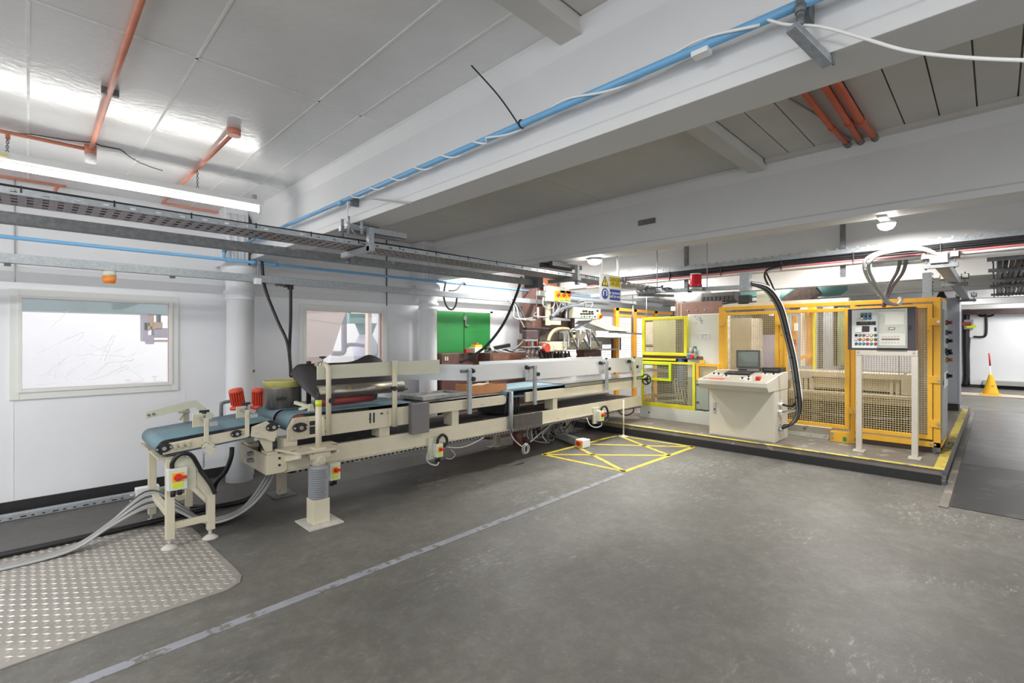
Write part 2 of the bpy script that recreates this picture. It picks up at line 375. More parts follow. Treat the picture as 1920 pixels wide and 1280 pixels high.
# ================================================================ the setting
YW = 6.43; ZC = 3.05; X1 = 22.3; X0 = -4.0; Y0 = -6.0
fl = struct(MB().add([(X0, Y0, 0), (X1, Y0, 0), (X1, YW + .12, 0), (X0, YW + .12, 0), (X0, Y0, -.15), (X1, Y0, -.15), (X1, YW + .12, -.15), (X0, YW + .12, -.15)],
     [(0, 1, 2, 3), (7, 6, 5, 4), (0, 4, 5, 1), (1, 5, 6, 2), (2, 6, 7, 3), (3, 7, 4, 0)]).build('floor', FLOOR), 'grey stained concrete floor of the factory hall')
# floor markings, steel plates and tread plate belong to the floor
def strip(p, q, w):
    p = Vector(p); q = Vector(q); d = (q - p).normalized(); n = Vector((-d.y, d.x, 0)) * (w / 2)
    z0, z1 = 0.0005, 0.0035
    return MB().add([(a.x, a.y, z) for z in (z0, z1) for a in (p + n, p - n, q - n, q + n)], [(3, 2, 1, 0), (4, 5, 6, 7), (0, 1, 5, 4), (1, 2, 6, 5), (2, 3, 7, 6), (3, 0, 4, 7)])
strip(pt(110, 1295, Z=0), pt(1168, 888, Z=0), .068).build('floor_stripe', TAPE, fl, label='faded grey taped line across the floor')
hA, hB, hC, hD = (pt(1018, 852, Z=0), pt(1171, 884, Z=0), pt(1300, 838, Z=0), pt(1158, 816, Z=0))
for a, b in ((hA, hB), (hB, hC), (hC, hD), (hD, hA), (hA, (hB + hC) / 2 + Vector((.2, 0, 0))), ((hA + hD) / 2, hC), ((hA + hD) / 2 + Vector((-.2, 0, 0)), hB), (hD, (hB + hC) / 2 + Vector((.2, 0, 0)))):
    strip(a, b, .062).build('hatch_line', HATCH, fl)
for i, (a, b) in enumerate(((6.23, 8.5), (8.508, 10.7), (10.708, 12.9), (12.908, 15.1))):
    for c, d in ((-1.0, .31), (-2.3, -1.008)):
        MB().box(a, b, c, d, 0.0005, 0.006).build('floor_plate', PLATED if i == 0 else PLATE, fl)
MB().box(6.15, 14.5, .318, .385, 0.0005, 0.012).build('edge_strip', PLAT, fl, label='worn timber strip along the floor plates')
tp = [pt(-60, 1280, Z=0), pt(0, 1256, Z=0), pt(235, 1172, Z=0), pt(425, 1107, Z=0), pt(450, 1092, Z=0), pt(453, 1080, Z=0), pt(443, 1068, Z=0), pt(360, 990, Z=0), pt(300, 985, Z=0), pt(-60, 1050, Z=0)]
tpo = MB().prism([(p.x, p.y) for p in tp], 'Z', 0.0005, 0.006).build('tread_plate', TREAD, fl, label='worn steel tread plate with raised lozenges')
def inside(x, y, poly):
    c = False; n = len(poly)
    for i in range(n):
        a, b = poly[i], poly[(i + 1) % n]
        if (a.y > y) != (b.y > y) and x < (b.x - a.x) * (y - a.y) / (b.y - a.y) + a.x: c = not c
    return c
loz = MB()
for i in range(-6, 34):
    for j in range(0, 50):
        cx = -.4 + i * .047; cy = 3.3 + j * .042
        ang = math.radians(38 if (i + j) % 2 else -52) + math.radians(8)
        if min(inside(cx + dx, cy + dy, tp) for dx in (-.025, .025) for dy in (-.025, .025)):
            u = Vector((math.cos(ang), math.sin(ang))) * .024; v = Vector((-u.y, u.x)) * .40
            base = [(cx + u.x, cy + u.y, .006), (cx + v.x, cy + v.y, .006), (cx - u.x, cy - u.y, .006), (cx - v.x, cy - v.y, .006)]
            top = [(cx + .5 * u.x, cy + .5 * u.y, .0095), (cx + .5 * v.x, cy + .5 * v.y, .0095), (cx - .5 * u.x, cy - .5 * u.y, .0095), (cx - .5 * v.x, cy - .5 * v.y, .0095)]
            loz.add(base + top, [(4, 5, 6, 7), (0, 1, 5, 4), (1, 2, 6, 5), (2, 3, 7, 6), (3, 0, 4, 7)])
lz = loz.build('raised_lozenge', TREADL, tpo); lz['kind'] = 'stuff'

# left wall with openings
O1 = (-.045, 1.099, 1.127, 1.99); O2 = (2.58, 3.70, 1.07, 1.985); OD = (4.50, 5.86, 0.0, 2.07); O3 = (7.9, 13.2, .85, 2.2)
wl = MB(); T = .10; prev = X0
for (a, b, c, d) in (O1, O2, OD, O3):
    wl.box(prev, a, YW, YW + T, 0, ZC)
    if c > 0: wl.box(a, b, YW, YW + T, 0, c)
    wl.box(a, b, YW, YW + T, d, ZC); prev = b
wl.box(prev, X1, YW, YW + T, 0, ZC)
wlo = struct(wl.build('wall_left', WALL), 'white painted wall behind the conveyor line')
MB().prism([(YW, 2.13), (YW - .03, 2.15), (YW - .11, 2.22), (YW - .13, 2.27), (YW - .13, ZC), (YW, ZC)], 'X', X0, 13.0).build('wall_ledge', WALL, wlo, label='white boxed-out upper band of the wall')
for xx in (-.1, 1.24, 2.42, 3.86, 4.42, 6.6):
    MB().box(xx - .004, xx + .004, YW - .004, YW, .12, 1.03 if xx < 4 else 2.1).build('panel_joint', WALL, wlo)
bb = MB()
for a, b in ((X0, 4.45), (5.92, X1)): bb.box(a, b, YW - .02, YW, 0, .105)
struct(bb.build('baseboard_left', BLACK), 'black painted skirting along the left wall')
wf = struct(MB().box(X1, X1 + .1, Y0, YW + T, 0, ZC).build('wall_far', WALL), 'white far end wall')
MB().box(X1 - .02, X1, Y0, YW, 0, .1).build('skirting', BLACK, wf)
def window(n, O, lab):
    a, b, c, d = O; w = .08
    r = struct(MB().framey(a - w, b + w, c - w - .01, d + w, w - .012, YW - .022, YW).build('window_%d' % n, TRIM, bevel=.004), lab)
    MB().framey(a - .025, b + .025, c - .025, d + .025, .03, YW - .035, YW - .005).build('inner_bead', TRIM, r, bevel=.003)
    MB().framey(a - .002, b + .002, c - .002, d + .002, .006, YW + .0, YW + .05).build('red_reveal', mat('red_reveal_%d' % n, (190, 140, 128), .5), r, label='thin reddish reveal line')
    MB().box(a, b, YW + .04, YW + .045, c, d).build('window_pane', PANE, r)
window(1, O1, 'large internal window at the left with scratched glazing')
sc_ = MB(); rs = random.Random(3)
for k in range(46):
    cx = rs.uniform(.05, .75); cz = 1.16 + abs(rs.gauss(0, .22)); ln = rs.uniform(.05, .28); an = rs.gauss(.35, .5); cv = rs.uniform(-.25, .25)
    if cz < 1.85: sc_.tube([(min(1.08, max(-.03, cx + ln * t * math.cos(an))), YW + .038, min(1.93, max(1.14, cz + ln * t * math.sin(an) + cv * ln * t * (1 - t)))) for t in (0, .25, .5, .75, 1)], rs.uniform(.0006, .0016), 4)
so = sc_.build('glass_scratch', mat('white_scratch', (250, 250, 250), .6), D2.objects['window_1']); so['kind'] = 'stuff'
window(2, O2, 'internal window behind the black rubber hood')
dr = struct(MB().box(OD[0] - .05, OD[0], YW - .02, YW + .02, 0, 2.1).box(OD[1], OD[1] + .06, YW - .02, YW + .02, 0, 2.1).box(OD[0] - .05, OD[1] + .06, YW - .02, YW + .02, 2.07, 2.12).build('door_1', TRIM), 'green double door in a white frame')
xm = pt(869, 640, Y=YW).x
for i, (a, b) in enumerate(((OD[0], xm - .006), (xm + .006, OD[1]))):
    MB().box(a + .004, b, YW - .012, YW + .03, .01, 2.06).build('door_leaf', GREEN, dr, bevel=.003)
MB().box(xm - .02, xm + .05, YW - .03, YW - .012, 1.93, 2.0).box(xm + .01, xm + .03, YW - .035, YW - .012, 1.83, 1.93).box(xm + .01, xm + .085, YW - .05, YW - .035, 1.83, 1.845).build('door_bolt', STEEL, dr, label='steel slide bolt at the top of the green doors')
# window 3: bright slatted window behind the orange gate
w3 = struct(MB().framey(O3[0] - .06, O3[1] + .06, O3[2] - .06, O3[3] + .06, .07, YW - .03, YW + .03).build('window_3', TRIM), 'bright slatted window behind the orange gate')
for xx in (9.05, 9.9, 10.75, 12.0):
    MB().box(xx - .05, xx + .05, YW - .02, YW + .05, O3[2], O3[3]).build('mullion', PINK, w3)
for k in range(26):
    z = O3[2] + .03 + k * .051
    MB().bar((O3[0], YW + .075, z), (O3[1], YW + .075, z), .04, .003, up=(0, .55, .83)).build('slat', WHT, w3)

# columns
def column(x, y, base, lab):
    c = MB().lathe((x, y, 0), [(.138, 0), (.136, .9), (.130, 2.04), (.150, 2.05), (.152, 2.07), (.138, 2.08), (.140, 2.10), (.158, 2.11), (.160, 2.14), (.135, 2.155), (.135, 2.20), (.15, 2.28), (.185, 2.37), (.19, 2.42), (.17, 2.43)], 32)
    o = struct(c.build('column', WALL), lab)
    MB().box(x - .19, x + .05, y - .16, YW, 2.42, ZC).build('head_box', WALL, o, bevel=.01)
    for k in range(3):
        MB().cyl((x - .15 + k * .07, y - .165, 2.46), (x - .15 + k * .07, y - .165, 2.98), .022, 10).build('flute', WALL, o)
    MB().cyl((x + .15, y + .18, 0), (x + .15, y + .18, 2.16), .06, 16).build('down_pipe', WALL, o, label='white pipe beside the column')
    MB().cyl((x + .15, y + .18, 1.21), (x + .15, y + .18, 1.24), .066, 16).build('pipe_collar', mat('brown_tape', (150, 124, 96), .6), o, label='brown stained band on the pipe')
    MB().box(x + .06, x + .11, y - .12, y + .1, 2.46, ZC).build('painted_gap_shade', DGREY, o)  # dark plate painted in for shade in the gap beside the head box
    return o
column(1.70, 6.09, True, 'white cast iron column left of the second window')
column(4.29, 6.09, True, 'white cast iron column left of the green doors')

# beams across the hall
def beam(x0, x1, zb, lab):
    p = [(x0, zb), (x0, zb + .05), (x0 + .012, zb + .062), (x0 + .012, ZC - .11), (x0 - .03, ZC - .03), (x0 - .03, ZC), (x1, ZC), (x1, zb)]
    return struct(MB().prism(p, 'Y', Y0, YW - .13).build('ceiling_beam', BEAM, bevel=.004), lab)
for x0, lab in ((1.78, 'deep white ceiling beam carrying the blue pipe'), (4.27, 'second white ceiling beam, grey in its own shade'), (6.87, 'white ceiling beam above the console'), (9.42, 'white ceiling beam beyond the yellow cage'),
                (12.0, 'white ceiling beam above the blue grey cabinet'), (14.6, 'far white ceiling beam before the cone'), (17.2, 'far white ceiling beam above the cone'), (19.8, 'farthest white ceiling beam')):
    beam(x0, x0 + .23, 2.5, lab)
# ceiling
ce = struct(MB().box(X0, X1, Y0, YW + T, ZC + .03, ZC + .15).build('ceiling', PLNK), 'white painted ceiling between the beams')
xe = [-2.46, -1.845, -1.23, -.615, 0.0, .615, 1.25, 1.52, 1.775]; ye = [1.46, 2.91, 4.85, YW - .135]
for i in range(len(xe) - 1):
    for j in range(len(ye) - 1):
        MB().box(xe[i] + .004, xe[i + 1] - .004, ye[j] + .004, ye[j + 1] - .004, ZC - random.random() * .003, ZC + .03).build('ceiling_panel', CEIL, ce, bevel=.002)
JB = mat('white_joint_filler', (236, 236, 234), .5, bump=.4, bs=60)
for xx in xe[1:-1]: MB().box(xx - .006, xx + .006, 1.46, YW - .14, ZC - .004, ZC + .02).build('joint_filler', JB, ce)
for yy in ye[1:-1]: MB().box(-2.4, 1.77, yy - .006, yy + .006, ZC - .004, ZC + .02).build('joint_filler', JB, ce)
for k in range(40):
    y1 = 1.31 - k * .176
    MB().box(-2.4, 1.77, y1 - .168, y1, ZC, ZC + .03).build('ceiling_plank', PLNK, ce)
    MB().box(2.03, 4.26, y1 - .168, y1, ZC, ZC + .03).build('ceiling_plank', PLNK, ce)
ye2 = [1.46, 2.9, 4.6, YW - .135]
for j in range(3):
    for a, b in ((2.03, 3.2), (3.21, 4.26)): MB().box(a, b - .004, ye2[j], ye2[j + 1] - .005, ZC, ZC + .03).build('ceiling_panel', PLNK, ce)
MB().box(-2.4, 1.77, 1.32, 1.45, ZC - .07, ZC + .03).build('ceiling_joist', PLNK, ce, bevel=.004)
MB().box(2.03, 4.24, 1.32, 1.45, ZC - .075, ZC + .03).build('ceiling_joist', PLNK, ce, bevel=.004)
MB().box(4.18, 4.262, Y0, 1.31, ZC - .03, ZC + .0).build('ceiling_batten', PLNK, ce)
# crack in the ceiling paint
cr = [pt(*p, Z=ZC - .006) for p in ((0, 247), (60, 252), (120, 262), (176, 268), (190, 274), (225, 280), (243, 294), (262, 305), (285, 314), (305, 320))]
MB().tube(cr, .0035, 4).build('paint_crack', mat('dark_crack', (92, 88, 84), .8), ce, label='dark crack in the ceiling paint')
# raised platform
pl = struct(MB().box(7.09, 14.4, .40, YW - .02, 0.0, .168).build('platform', PLAT, bevel=.01), 'raised concrete platform under the yellow cage')
MB().box(7.075, 7.09, .42, YW - .2, 0.0, .105).build('rubber_kerb', BLACK, pl, label='black kerb band along the platform front')
MB().box(7.08, 7.16, .40, 6.2, .168, .171).build('yellow_edge', EDGEY, pl, label='worn yellow line along the platform front')
MB().box(7.16, 13.6, .40, .49, .168, .171).build('yellow_edge', EDGEY, pl, label='worn yellow line along the platform side')
MB().box(7.08, 7.13, .385, .42, 0, .15).build('corner_patch', mat('blue_scuffed_corner', (74, 84, 116), .6, chip=(130, 120, 90), ca=.5), pl, label='blue scuffed corner of the platform')

# the bright room beyond the windows
r2 = struct(MB().box(X0, 14.5, 9.6, 9.7, 0, 3.6).build('wall_beyond', mat('bright_white_wall', (238, 236, 238), .6, var=.02)), 'white wall of the room beyond the windows')
struct(MB().box(X0, 14.5, YW + .12, 9.6, -.15, 0).build('floor_beyond', mat('pale_floor', (225, 224, 222), .6)), 'pale floor of the room beyond the windows')
struct(MB().box(X0, 14.5, YW + .12, 9.6, 3.6, 3.7).build('ceiling_beyond', WALL), 'white ceiling of the room beyond the windows')
struct(MB().box(6.2, 6.3, YW + .12, 9.6, 0, 3.6).build('wall_partition', WALL), 'white partition beyond the green doors')
tag(MB().box(-.6, 2.3, 7.35, 7.75, 1.91, 2.25).build('air_duct', TEALP, bevel=.01), 'teal grey duct along the top of the left window', 'duct')
t = thing('hanging_motor_unit', 'small machine unit hanging behind the glass at the right of the left window', 'machine', (1.42, 7.5, 1.6))
LAV = mat('lavender_grey_enamel', (176, 168, 184), .5); TAN = mat('tan_enamel', (196, 160, 122), .5)
for nm, q, mm in (('bracket', (266, 588, 276, 640), LAV), ('gearbox', (275, 590, 287, 612), TAN), ('valve', (268, 604, 280, 620), TAN), ('gearbox', (284, 604, 303, 618), TAN), ('motor', (287, 615, 318, 633), LAV), ('base_bar', (275, 628, 287, 645), LAV), ('hook', (296, 585, 300, 606), DARK), ('base_bar', (287, 637, 316, 641), TAN)):
    a, b, c, d = fy(*q, 7.45); MB().box(a, b, 7.38, 7.58, c, d).build(nm, mm, t, bevel=.006)
MB().bar((1.42, 7.48, 1.75), (1.42, 7.48, 1.909), .04, .04).build('hanger', LAV, t)
t = thing('hopper', 'large pale pink sloping hopper side behind the second window', 'hopper', (3.2, 7.6, 0))
q = [pt(*p, Y=7.25) for p in ((540, 560), (650, 583), (640, 608), (622, 663), (540, 720))]
MB().prism([(p.x, p.z) for p in q], 'Y', 7.25, 7.29).build('side_panel', PINK, t)
for x_ in (2.0, 3.0): MB().box(x_, x_ + .08, 7.3, 7.38, 0, 1.3).build('hopper_leg', PINK, t)
MB().bar(pt(540, 593, Y=7.245), pt(640, 606, Y=7.245), .012, .01).build('weld_seam', PINK, t)
t = thing('pipework', 'grey lagged pipe with bends behind the second window', 'pipe', (4.0, 7.9, 0))
LAG = mat('grey_lagged_pipe', (146, 142, 152), .6, var=.15, vs=20)
MB().tube(spline([pt(*p, Y=7.6) for p in ((622, 662), (640, 662), (645, 655), (645, 635), (645, 608))], 4), .045, 10).build('pipe', LAG, t)
MB().tube(spline([pt(*p, Y=7.6) for p in ((646, 651), (655, 646), (670, 646), (682, 648))], 4), .035, 10).build('branch_pipe', LAG, t)
MB().cyl(pt(645, 609, Y=7.6), (pt(645, 609, Y=7.6).x, 7.6, 3.58), .045, 10).build('riser', LAG, t)
t = thing('dust_cyclone', 'teal dust funnel and pale bag behind the second window', 'machine', (4.4, 8.2, 0))
q = fy(650, 588, 690, 606, 8.2); MB().box(q[0], q[1], 8.1, 8.5, q[2], q[3]).build('header', TEAL, t, bevel=.01)
MB().cyl((q[0] + .1, 8.3, q[3]), (q[0] + .1, 8.3, 3.58), .03, 8).build('header_hanger', TEAL, t)
c = pt(686, 606, Y=8.3); MB().lathe(c, [(.06, -.36), (.08, -.3), (.2, 0)], 18).build('funnel', TEAL, t)
c = pt(686, 650, Y=8.3); MB().lathe(c, [(.2, -.3), (.24, 0), (.12, .22), (.06, .28)], 18).build('dust_bag', mat('pale_lilac_bag', (196, 196, 214), .8), t)
q = fy(690, 586, 697, 720, 7.8); tag(MB().box(q[0], q[1], 7.8, 7.9, 0, 3.3).build('post', PINK), 'pale pink upright post behind the second window', 'post')
# ================================================================ the conveyor line (near face y = 4.44, far face about y = 5.2)
YN = 4.44
def bolt_ring(mb, c, n, r, axis_y, k=6, rad=.006):
    for i in range(k):
        a = i * 2 * math.pi / k; mb.cyl((c[0] + r * math.cos(a), axis_y, c[2] + r * math.sin(a)), (c[0] + r * math.cos(a), axis_y - .008, c[2] + r * math.sin(a)), rad, 6)
def bearing(root, x, z, y, s=1.0, tilt=0.0):
    m = MB(); w, h = .052 * s, .034 * s; pts = []
    for i in range(20):
        a = i * math.pi / 10; r = h + (w - h) * abs(math.cos(a)) ** 3
        pts.append((x + r * math.cos(a + tilt), z + r * math.sin(a + tilt)))
    o = m.prism(pts, 'Y', y - .016 * s, y).cyl((x, y - .016 * s, z), (x, y - .03 * s, z), .027 * s, 16).build('bearing', DARK, root, bevel=.002)
    b = MB()
    for sg in (-1, 1): b.cyl((x + sg * .042 * s * math.cos(tilt), y - .016 * s, z + sg * .042 * s * math.sin(tilt)), (x + sg * .042 * s * math.cos(tilt), y - .03 * s, z + sg * .042 * s * math.sin(tilt)), .008 * s, 8)
    b.cyl((x, y - .03 * s, z), (x, y - .042 * s, z), .014 * s, 12).build('bolt', STEEL, o)
    return o
def tknob(root, p, s=1.0, up=(0, 0, 1)):
    p = Vector(p); u = Vector(up)
    MB().cyl(p, p + u * .045 * s, .006 * s, 8).build('knob_stem', STEEL, root)
    return MB().cyl(p + u * .03 * s, p + u * .046 * s, .014 * s, 10).bar(p + u * .046 * s - Vector((.03 * s, 0, 0)), p + u * .046 * s + Vector((.03 * s, 0, 0)), .018 * s, .016 * s).build('knob', BLK, root, bevel=.003)
def belt_loop(mb, xa, za, xb, zb, ra, rb, y0, y1, t=.006, n=14):
    """closed belt round two rollers"""
    d = Vector((xb - xa, zb - za)); ang = math.atan2(d.y, d.x); poly = []
    for i in range(n + 1):
        a = ang + math.pi / 2 + math.pi * i / n; poly.append((xa + ra * math.cos(a), za + ra * math.sin(a)))
    for i in range(n + 1):
        a = ang - math.pi / 2 + math.pi * i / n; poly.append((xb + rb * math.cos(a), zb + rb * math.sin(a)))
    m = len(poly); k = len(mb.v)
    cx = [(p[0], p[1]) for p in poly]
    inner = []
    for i in range(n + 1):
        a = ang + math.pi / 2 + math.pi * i / n; inner.append((xa + (ra - t) * math.cos(a), za + (ra - t) * math.sin(a)))
    for i in range(n + 1):
        a = ang - math.pi / 2 + math.pi * i / n; inner.append((xb + (rb - t) * math.cos(a), zb + (rb - t) * math.sin(a)))
    v = [(p[0], y0, p[1]) for p in cx] + [(p[0], y1, p[1]) for p in cx] + [(p[0], y0, p[1]) for p in inner] + [(p[0], y1, p[1]) for p in inner]
    f = []; 
    for i in range(m):
        j = (i + 1) % m
        f += [(i, j, m + j, m + i), (2 * m + i, 3 * m + i, 3 * m + j, 2 * m + j), (i, 2 * m + i, 2 * m + j, j), (m + i, m + j, 3 * m + j, 3 * m + i)]
    return mb.add(v, f, True)

# ---- infeed conveyor on its own stand
A = Vector((.745, .775)); B = Vector((1.49, .838)); dv = (B - A).normalized(); nv = Vector((-dv.y, dv.x))
def L(s, n): q = A + dv * s + nv * n; return (q.x, q.y)
LEN = (B - A).length
inf = thing('infeed_conveyor', 'short sloping infeed conveyor with teal ribbed belt on a cream stand', 'conveyor', (.9, 4.83, 0))
o = belt_loop(MB(), A.x, A.y, B.x, B.y, .064, .062, 4.465, 5.13).build('belt', mat('ribbed_teal_belt', (110, 138, 148), .6, var=.12, vs=6, bump=.5, bs=90, stretch=(3, .15, 3)), inf)
for s, r in ((0, .056), (LEN, .054)):
    p = L(s, 0); MB().cyl((p[0], 4.455, p[1]), (p[0], 5.14, p[1]), r, 22).build('roller', DARK, inf)
for y in (4.44, 5.14):
    MB().prism([L(-.03, -.045), L(.56, -.045), L(.56, .035), L(.02, .035), L(-.03, .02)], 'Y', y, y + .014).build('side_frame', CREAM, inf, bevel=.003)
e0 = [pt(*p, Y=4.43) for p in ((472, 800), (500, 789), (521, 805), (514, 828), (497, 822), (470, 818))]
MB().prism([(p.x, p.z) for p in e0], 'Y', 4.424, 4.438).build('end_plate', CREAM, inf, bevel=.002)
eb = MB()
for p in ((478, 802), (484, 812), (479, 813), (492, 816), (487, 801)): q = pt(*p, Y=4.424); eb.cyl((q.x, 4.424, q.z), (q.x, 4.416, q.z), .008, 8)
eb.each('bolt', CREAM, inf)
for p, s in (((307, 840), 1.0), ((444, 813), .85), ((511, 800), 1.05)):
    q = pt(*p, Y=4.42); bearing(inf, q.x, q.z, 4.436 if p[0] != 511 else 4.424, s, .1)
ts = MB(); q0 = pt(325, 837, Y=4.42); q1 = pt(357, 832, Y=4.42)
ts.cyl((q0.x, 4.425, q0.z), (q1.x, 4.425, q1.z), .007, 8)
for t in (.1, .5, .9):
    c = q0.lerp(q1, t); ts.box(c.x - .012, c.x + .012, 4.41, 4.44, c.z - .018, c.z + .018)
ts.build('belt_tensioner', CREAM3, inf, bevel=.002)
# stand
XL, XR = .766, 1.035
for y in (4.47, 5.22):
    MB().box(XL - .028, XL + .028, y - .028, y + .028, .075, .69).build('leg', CREAM, inf, bevel=.003)
    m = MB(); pr = [(.80, .69), (.87, .69), (1.065, .36), (1.065, .075), (1.01, .075), (1.01, .335), (.80, .66)]
    m.prism(pr, 'Y', y - .028, y + .028).build('leg', CREAM, inf, bevel=.003)
    MB().bar((XL, y, .17), (XR, y, .17), .035, .05).build('cross_bar', CREAM, inf, bevel=.003)
    for x in (XL, XR):
        MB().cyl((x, y, .03), (x, y, .08), .013, 8).lathe((x, y, 0), [(.058, .001), (.058, .01), (.03, .03), (.014, .036)], 16).build('foot', DUSTY, inf)
for x, z in ((XL, .26), (XR, .30), (XL, .665)):
    MB().bar((x, 4.47, z), (x, 5.22, z), .045, .045).build('cross_bar', CREAM, inf, bevel=.003)
MB().box(.69, .86, 4.45, 5.24, .69, .705).build('top_plate', CREAM3, inf)
MB().box(.76, .93, 4.425, 4.44, .44, .69).build('switch_mounting_plate', CREAM2, inf, bevel=.003)
bk = MB()
for x, z in ((.775, .66), (.775, .58), (.775, .46)): bk.cyl((x, 4.425, z), (x, 4.418, z), .009, 8)
bk.each('bolt', CREAM, inf)
# clamps on the infeed
for (bx0, by0, bx1, by1), kn, yb in (((382, 783, 391, 828), (383, 768), 4.41), ((459, 768, 467, 818), (461, 754), 4.41)):
    a, b, c, d = fy(bx0, by0, bx1, by1, yb); MB().box(a, b, yb - .012, yb, c, d).build('clamp_bar', CREAM, inf, bevel=.002)
    MB().box(b, b + .06, yb - .03, yb + .02, d - .07, d - .035).build('clamp_block', STEEL, inf, bevel=.003)
    q = pt(*kn, Y=yb); tknob(inf, (q.x, yb, d), 1.15)
    MB().box((a + b) / 2 - .018, (a + b) / 2 + .018, yb - .01, yb + .13, d - .03, d - .005).build('clamp_arm', STEEL, inf)
a, b, c, d = fy(361, 775, 386, 800, 4.58); MB().box(a, b, 4.58, 4.592, c, d).build('guide_plate', CREAM, inf, bevel=.002)
a, b, c, d = fy(443, 762, 460, 783, 4.62); MB().box(a, b, 4.62, 4.632, c, d).build('guide_plate', CREAM, inf, bevel=.002)
q = [pt(*p, Y=4.405) for p in ((378, 839), (392, 826), (408, 838), (393, 855))]
MB().prism([(p.x, p.z) for p in q], 'Y', 4.398, 4.41).build('diamond_plate', CREAM2, inf, bevel=.002)
dp = MB()
for p in ((383, 839), (392, 831), (402, 837)): w = pt(*p, Y=4.398); dp.cyl((w.x, 4.398, w.z), (w.x, 4.39, w.z), .007, 8)
dp.each('bolt', GALV, inf)
ch = MB(); q = pt(382, 850, Y=4.40)
for k in range(9):
    ax = Vector((1, 0, 0)) if k % 2 else Vector((0, 1, 0)); c = Vector((q.x, 4.40, q.z - k * .013))
    ch.tube([c + ax * (.006 * math.cos(i * math.pi / 4)) + Vector((0, 0, .0095 * math.sin(i * math.pi / 4))) for i in range(8)], .0018, 4, closed=True)
ch.build('chain', GALVD, inf)
q = [pt(*p, Y=5.02) for p in ((271, 772), (360, 750), (368, 750), (401, 778), (395, 787), (364, 763), (273, 785))]
MB().prism([(p.x, p.z) for p in q], 'Y', 5.01, 5.022).build('guide_arm', CREAM2, inf, bevel=.002)
ga = MB()
for p in ((279, 778), (288, 776)): w = pt(*p, Y=5.01); ga.cyl((w.x, 5.01, w.z), (w.x, 5.0, w.z), .011, 10)
ga.each('bolt', GALVD, inf)
a, b, c, d = fy(343, 766, 354, 795, 5.15); MB().box(a, b, 5.13, 5.16, c - .06, d).box(a - .04, b, 5.1, 5.13, d - .03, d - .015).cyl((a - .03, 5.11, d - .09), (a + .02, 5.11, d + .01), .009, 8).build('clamp', CREAM3, inf)
a, b, c, d = fy(415, 757, 422, 785, 5.2); MB().tube(spline([(a, 5.2, c - .1), (a, 5.2, d - .02), (a + .015, 5.2, d + .01), (a + .07, 5.2, d + .02)], 4), .016, 8).build('pipe_bracket', GALVD, inf)

# ---- isolator switches
def isolator(x, y, z, lab, w=.11, h=.15, back=None, hose=None, grp=None):
    r = thing('isolator_switch', lab, 'switch', (x, y, z - h / 2))
    MB().box(x - w / 2, x + w / 2, y - .07, y, z - h / 2, z + h / 2).build('case', PLBOX, r, bevel=.006)
    MB().box(x - w * .3, x + w * .3, y - .075, y - .07, z - h * .12, z + h * .30).build('yellow_plate', YELP, r, label='yellow switch plate')
    MB().cyl((x, y - .075, z + h * .1), (x, y - .09, z + h * .1), w * .22, 16).bar((x - w * .1, y - .1, z + h * .1), (x + w * .42, y - .1, z + h * .1), .02, .022).build('handle', RED, r, bevel=.003, label='red rotary handle')
    MB().box(x - w * .28, x + w * .28, y - .074, y - .07, z - h * .38, z - h * .18).build('label_plate', LIMEP, r)
    MB().cyl((x - w * .2, y - .035, z - h / 2), (x - w * .2, y - .035, z - h / 2 - .05), .017, 10).cyl((x + w * .15, y - .035, z - h / 2), (x + w * .15, y - .035, z - h / 2 - .045), .015, 10).each('cable_gland', BLK, r)
    if back: MB().box(*back).build('back_plate', CREAM2, r, bevel=.002)
    if hose: MB().tube(spline(hose, 6), .016, 10).build('hose', BLK, r)
    return r
q = pt(331, 896, Y=4.40)
isolator(q.x, 4.424, q.z, 'yellow and red isolator switch on the infeed conveyor stand', .125, .165, hose=[(q.x - .03, 4.39, q.z + .08), (q.x - .03, 4.37, q.z + .13), (q.x + .0, 4.36, q.z + .175), (q.x + .05, 4.36, q.z + .185), (q.x + .10, 4.38, q.z + .15), (q.x + .16, 4.42, q.z + .03), (q.x + .23, 4.42, q.z - .1), (q.x + .26, 4.42, q.z - .18)])
q = pt(629, 884, Y=4.33)
isolator(q.x, 4.40, q.z, 'yellow and red isolator switch behind the bellows pedestal', .10, .16)
q = pt(827, 845, Y=4.33)
isolator(q.x, 4.42, q.z, 'isolator switch with black hose loop on the main frame below the grey cover', .09, .15, back=(q.x - .10, q.x + .05, 4.42, 4.45, q.z - .1, q.z + .14), hose=[(q.x - .01, 4.385, q.z + .07), (q.x, 4.38, q.z + .13), (q.x + .05, 4.37, q.z + .165), (q.x + .1, 4.37, q.z + .13), (q.x + .11, 4.37, q.z + .07), (q.x + .07, 4.38, q.z + .03), (q.x + .04, 4.385, q.z + .03)])
q = pt(1131, 780, Y=4.33)
isolator(q.x, 4.42, q.z, 'isolator switch with black hose loop near the far end of the main frame', .12, .16, back=(q.x - .12, q.x + .06, 4.42, 4.45, q.z - .12, q.z + .13), hose=[(q.x + .02, 4.385, q.z + .07), (q.x + .05, 4.38, q.z + .13), (q.x + .13, 4.37, q.z + .13), (q.x + .19, 4.37, q.z + .03), (q.x + .17, 4.37, q.z - .08), (q.x + .07, 4.38, q.z - .12), (q.x + .03, 4.385, q.z - .09)])

